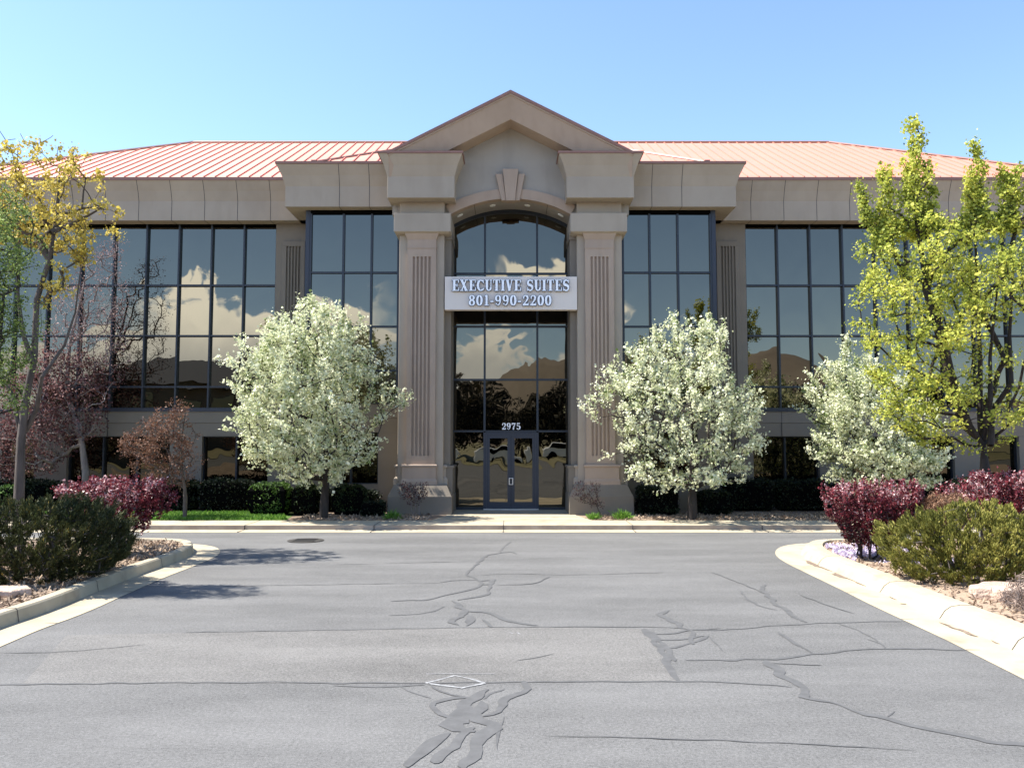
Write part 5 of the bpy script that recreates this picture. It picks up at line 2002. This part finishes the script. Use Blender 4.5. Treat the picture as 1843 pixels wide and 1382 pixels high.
# ---- clipped hedges by the wall ------------------------------------------------
def hedge(name, label, x0, x1, y0, y1, h, m, size, dens, group=None, round_=0.18, cat='hedge', seed=0):
    cx, cy = (x0 + x1) / 2, (y0 + y1) / 2
    hx, hy = (x1 - x0) / 2, (y1 - y0) / 2
    root = empty(name, (cx, cy, ZB))
    tag(root, label, cat, group)
    area = 2 * (x1 - x0) * h + (x1 - x0) * (y1 - y0) + 2 * h * (y1 - y0)
    n = int(area * dens)
    p = rng.uniform(-1, 1, (n, 3))
    p = np.sign(p) * np.abs(p) ** 0.7
    e = 3.0 if name == 'round_shrub' else 5.0
    rr = (np.abs(p) ** e).sum(axis=1) ** (1 / e)
    sh = rng.uniform(0.84, 1.0, n)
    p = p / rr[:, None] * sh[:, None]
    q = np.stack([cx + p[:, 0] * hx, cy + p[:, 1] * hy, ZB + h / 2 + p[:, 2] * h / 2], axis=1)
    for i in range(n):
        d = mnoise.noise(Vector((q[i, 0] * 2.3 + seed, q[i, 1] * 2.3, q[i, 2] * 2.3)))
        q[i, 2] += d * 0.07
        q[i, 1] -= d * 0.06
    q += rng.normal(0, 0.012, q.shape)
    leaves('foliage', q, size, m, root, tone=clump_tone(q, 0, 1, seed), sizevar=0.3)
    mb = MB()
    # dark core box added to block light through the hedge
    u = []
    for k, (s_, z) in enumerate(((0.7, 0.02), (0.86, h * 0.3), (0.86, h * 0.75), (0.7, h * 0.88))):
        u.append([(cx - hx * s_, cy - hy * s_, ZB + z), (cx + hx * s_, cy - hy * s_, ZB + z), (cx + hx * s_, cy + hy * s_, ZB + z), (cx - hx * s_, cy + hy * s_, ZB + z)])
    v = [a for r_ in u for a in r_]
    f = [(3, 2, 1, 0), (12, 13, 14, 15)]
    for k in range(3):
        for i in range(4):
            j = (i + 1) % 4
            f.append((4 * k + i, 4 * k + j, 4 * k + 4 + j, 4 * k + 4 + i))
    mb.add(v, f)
    mb.build('dark_core', M['dark_inside'], root)
    return root


HD, HL = M['hedge_dark'], M['hedge_lit']
hx = lambda px: WX(px, 22.3, 890)
GH = 'dark clipped hedges along the wall'
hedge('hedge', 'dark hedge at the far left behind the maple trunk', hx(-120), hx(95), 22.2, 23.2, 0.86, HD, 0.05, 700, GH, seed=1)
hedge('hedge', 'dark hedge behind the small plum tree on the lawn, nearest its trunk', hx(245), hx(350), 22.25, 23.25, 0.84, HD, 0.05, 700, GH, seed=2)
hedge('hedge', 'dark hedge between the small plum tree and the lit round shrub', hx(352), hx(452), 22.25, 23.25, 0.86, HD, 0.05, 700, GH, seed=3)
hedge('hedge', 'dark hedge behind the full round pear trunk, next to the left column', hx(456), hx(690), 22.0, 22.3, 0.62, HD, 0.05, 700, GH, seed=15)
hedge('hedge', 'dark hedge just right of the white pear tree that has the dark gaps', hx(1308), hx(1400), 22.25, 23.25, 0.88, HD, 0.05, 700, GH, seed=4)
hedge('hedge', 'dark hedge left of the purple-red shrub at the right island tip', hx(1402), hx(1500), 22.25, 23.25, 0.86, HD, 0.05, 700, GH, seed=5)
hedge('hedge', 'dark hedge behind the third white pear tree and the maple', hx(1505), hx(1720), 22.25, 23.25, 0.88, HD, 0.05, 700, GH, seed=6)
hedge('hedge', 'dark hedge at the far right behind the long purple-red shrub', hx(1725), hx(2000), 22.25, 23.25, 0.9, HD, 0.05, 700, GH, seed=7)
sx = lambda px: WX(px, 21.3, 890)
hedge('round_shrub', 'sunlit green clipped shrub at the left foot of the full round pear tree', sx(447), sx(524), 20.9, 21.85, 0.84, HL, 0.05, 1500, None, cat='shrub', seed=8)
hedge('round_shrub', 'dark clipped shrub between the sunlit shrub and the pear trunk', sx(527), sx(575), 20.95, 21.75, 0.80, M['hedge'], 0.045, 1200, None, cat='shrub', seed=9)
hedge('round_shrub', 'dark speckled clipped shrub right of the full round pear trunk', sx(597), sx(660), 20.95, 21.8, 0.80, M['hedge'], 0.045, 1200, None, cat='shrub', seed=10)
hedge('low_shrub', 'low black-green shrub beside the left column base', sx(655), sx(698), 20.7, 21.3, 0.38, HD, 0.045, 900, None, cat='shrub', seed=11)
hedge('round_shrub', 'small green clipped shrub beyond the left maple trunk at the far left', sx(8), sx(30), 20.9, 21.5, 0.8, HL, 0.05, 1300, None, cat='shrub', seed=12)
hedge('low_shrub', 'black-green shrub right of the right column base', sx(1146), sx(1222), 21.0, 21.9, 0.74, HD, 0.045, 900, None, cat='shrub', seed=13)
hedge('low_shrub', 'black-green shrub behind the trunk of the pear tree with dark gaps', sx(1258), sx(1318), 21.0, 21.9, 0.62, HD, 0.045, 900, None, cat='shrub', seed=14)


def tuft(label, px, py, s, n):
    Y = 20.15
    x = WX(px, Y, py)
    p = np.stack([x + rng.normal(0, s * 0.45, n), Y + rng.normal(0, s * 0.4, n), ZB + np.abs(rng.normal(0, s * 0.3, n)) + 0.02], axis=1)
    d = p - np.array((x, Y, ZB - s * 0.6))
    d /= np.linalg.norm(d, axis=1, keepdims=True)
    o = leaves('grass_tuft', p, 0.11, M['grass'], None, dirs=d, aspect=0.12, tone=rng.random(n) * 0.6 + 0.35, loc=(x, Y, ZB))
    tag(o, label, 'grass tuft', 'grass tufts in the bed')


tuft('bright green grass tuft nearest the entrance path, right of it', 1069, 928, 0.15, 420)
tuft('larger bright green grass tuft further right of the entrance path', 1121, 926, 0.22, 900)
tuft('faint green grass tuft in front of the left column', 706, 930, 0.2, 500)

# ---- lawn ----------------------------------------------------------------------
n = 26000
xx = rng.uniform(XL0 * 0.47, XL1, n)
yy = rng.uniform(19.78, 21.85, n)
k = yy < 19.9 + (XL1 - xx) * 3
p = np.stack([xx, yy, np.full(n, ZB + 0.03)], axis=1)[k]
d = np.zeros_like(p)
d[:, 2] = 1
o = leaves('lawn', p, 0.075, M['grass'], None, dirs=d, aspect=0.22, loc=(-9, 20.8, ZB))
tag(o, 'strip of green lawn between the pavement and the dark hedges', 'lawn', kind='stuff')

# manhole
mh = MB()
c = G(550, 973)
v = [(c[0] + 0.36 * math.cos(k * math.pi / 12), c[1] + 0.36 * math.sin(k * math.pi / 12), 0.012) for k in range(24)]
v2 = [(c[0] + 0.30 * math.cos(k * math.pi / 12), c[1] + 0.30 * math.sin(k * math.pi / 12), 0.016) for k in range(24)]
mh.add(v + v2, [(k, (k + 1) % 24, 24 + (k + 1) % 24, 24 + k) for k in range(24)] + [tuple(range(24, 48))])
for k in range(-3, 4):
    mh.box(c[0] - 0.22, c[0] + 0.22, c[1] + k * 0.07 - 0.012, c[1] + k * 0.07 + 0.012, 0.016, 0.021)
tag(mh.build('manhole_cover', M['iron']), 'round dark iron manhole cover in the road left of the entrance', 'manhole cover')

# ================================================================== BEHIND THE CAMERA (seen in the glass)
def ridge(name, Y, x0, x1, hf, m, step=6.0):
    mb = MB()
    n = int((x1 - x0) / step)
    rowsz = []
    v = []
    for j, t in enumerate(np.linspace(0, 1, 9)):
        for i in range(n + 1):
            x = x0 + (x1 - x0) * i / n
            h = hf(x) * math.sin(t * math.pi / 2) + 4 * mnoise.noise(Vector((x * 0.03, t * 4, 2))) * math.sin(t * math.pi)
            v.append((x, Y - t * 120, max(h, -0.02) if t > 0 else -0.02))
    f = []
    for j in range(8):
        for i in range(n):
            a = j * (n + 1) + i
            f.append((a, a + n + 1, a + n + 2, a + 1))
    mb.add(v, f)
    tag(mb.build(name, m, smooth=True), kind='structure')


YH = -480
HV = 23 - (YH - 120) + 23        # path length of a mirrored ray to the crest


def hill_h(x):
    u = x / HV                                  # about the mirrored tangent
    pk = float(np.interp(u, [-.9, -.1, -.04, .0, .02, .035, .08, .2, .29, .31, .35, .378, .42, .6, 1], [.035, .05, .085, .092, .102, .112, .112, .10, .113, .117, .116, .088, .075, .06, .05]))
    pk *= 0.93
    pk += 0.010 * mnoise.noise(Vector((x * 0.01, 0, 0))) + 0.006 * mnoise.noise(Vector((x * 0.04, 3, 0))) + 0.003 * mnoise.noise(Vector((x * 0.13, 5, 0)))
    return pk * HV


ridge('hills', YH, -700, 800, hill_h, M['hill'], 10)
g = MB()
g.add([(-60, -60, -0.01), (60, -60, -0.01), (60, -17.2, 0.02), (-60, -17.2, 0.02)], [(0, 1, 2, 3)])
tag(g.build('verge', M['far_ground']), kind='structure')

ob = empty('office_building', (-26, -40, 0))
tag(ob, 'dark hip-roofed office block seen only as a reflection in the upper left windows', 'office building')
w = MB()
w.box(-46, -9, -54, -33, -0.02, 7.6)
w.build('wall', M['far_wall'], ob)
r = MB()
r.add([(-47.5, -31.5, 7.6), (-7.5, -31.5, 7.6), (-7.5, -55.5, 7.6), (-47.5, -55.5, 7.6), (-36, -43.5, 11.2), (-19, -43.5, 11.2)],
      [(1, 0, 4, 5), (2, 1, 5), (3, 2, 5, 4), (0, 3, 4), (0, 1, 2, 3)])
r.build('roof', M['copper_dark'], ob)
for zz in (1.2, 4.6):
    for k in range(9):
        fo = MB().box(-45 + k * 4, -42.6 + k * 4, -32.97, -32.9, zz, zz + 1.9).build('window', M['glass_low'], ob)
ch = MB()
ch.box(-30.4, -29.8, -42.5, -41.9, 10.5, 12.3)
ch.build('chimney', M['far_wall'], ob)


def far_tree(x, y, h, label, seed):
    base = (x, y, 0)
    tips = rng.normal(0, 1, (240, 3))
    tips /= np.linalg.norm(tips, axis=1, keepdims=True)
    tips *= (rng.random(240) ** 0.4)[:, None]
    tips = tips * np.array((h * 0.36, h * 0.32, h * 0.43)) + np.array((x, y, h * 0.56))
    tr = [(x, y, -0.05), (x, y, h * 0.25), (x + 0.1, y, h * 0.5), (x, y, h * 0.8)]
    pts = clusters(tips, 22, 0.3)
    tree('shade_tree', label, 'tree', 'trees across the road seen as reflections', base, tr, tips, [(pts, 0.26, M['far_leaf'], {})], 0.02, 0.16, M['bark'])


for i in range(17):
    x = -13 + i * 3.6 + rng.normal(0, 0.4)
    far_tree(x, -33 + rng.normal(0, 2), 7.4 + rng.normal(0, 0.8), 'dark budding shade tree across the road, seen only as a reflection', i)


def far_car(x, y, c, label):
    root = empty('parked_car', (x, y, 0))
    tag(root, label, 'car', 'cars parked across the road seen as reflections')
    b = MB()
    b.prism([(x - 2.2, 0.3), (x + 2.2, 0.3), (x + 2.25, 0.75), (x + 2.0, 0.95), (x + 1.1, 1.0), (x + 0.5, 1.5), (x - 1.3, 1.52), (x - 2.0, 1.0), (x - 2.25, 0.9)], y - 0.9, y + 0.9)
    b.build('body', c, root, bevel=0.05)
    w = MB()
    w.prism([(x + 1.0, 1.02), (x + 0.48, 1.44), (x - 1.22, 1.46), (x - 1.8, 1.02)], y - 0.92, y + 0.92)
    w.build('window', M['dark_inside'], root)
    for dx in (-1.35, 1.35):
        for dy in (-0.85, 0.85):
            t = MB()
            n = 16
            v = [(x + dx + 0.33 * math.cos(k * math.pi / 8), y + dy - 0.12, 0.33 + 0.33 * math.sin(k * math.pi / 8)) for k in range(n)]
            v += [(a, b_ + 0.24, c_) for a, b_, c_ in v]
            t.add(v, [tuple(range(n)), tuple(range(2 * n - 1, n - 1, -1))] + [(k, n + k, n + (k + 1) % n, (k + 1) % n) for k in range(n)])
            t.build('wheel', M['dark_inside'], root)


for i, (x, y) in enumerate(((-6.6, -27), (-0.6, -27.5), (4.6, -28), (10.2, -27), (16, -27.5))):
    far_car(x, y, M['car_white'], 'white car parked across the road, seen only as a reflection')
print('plants done')
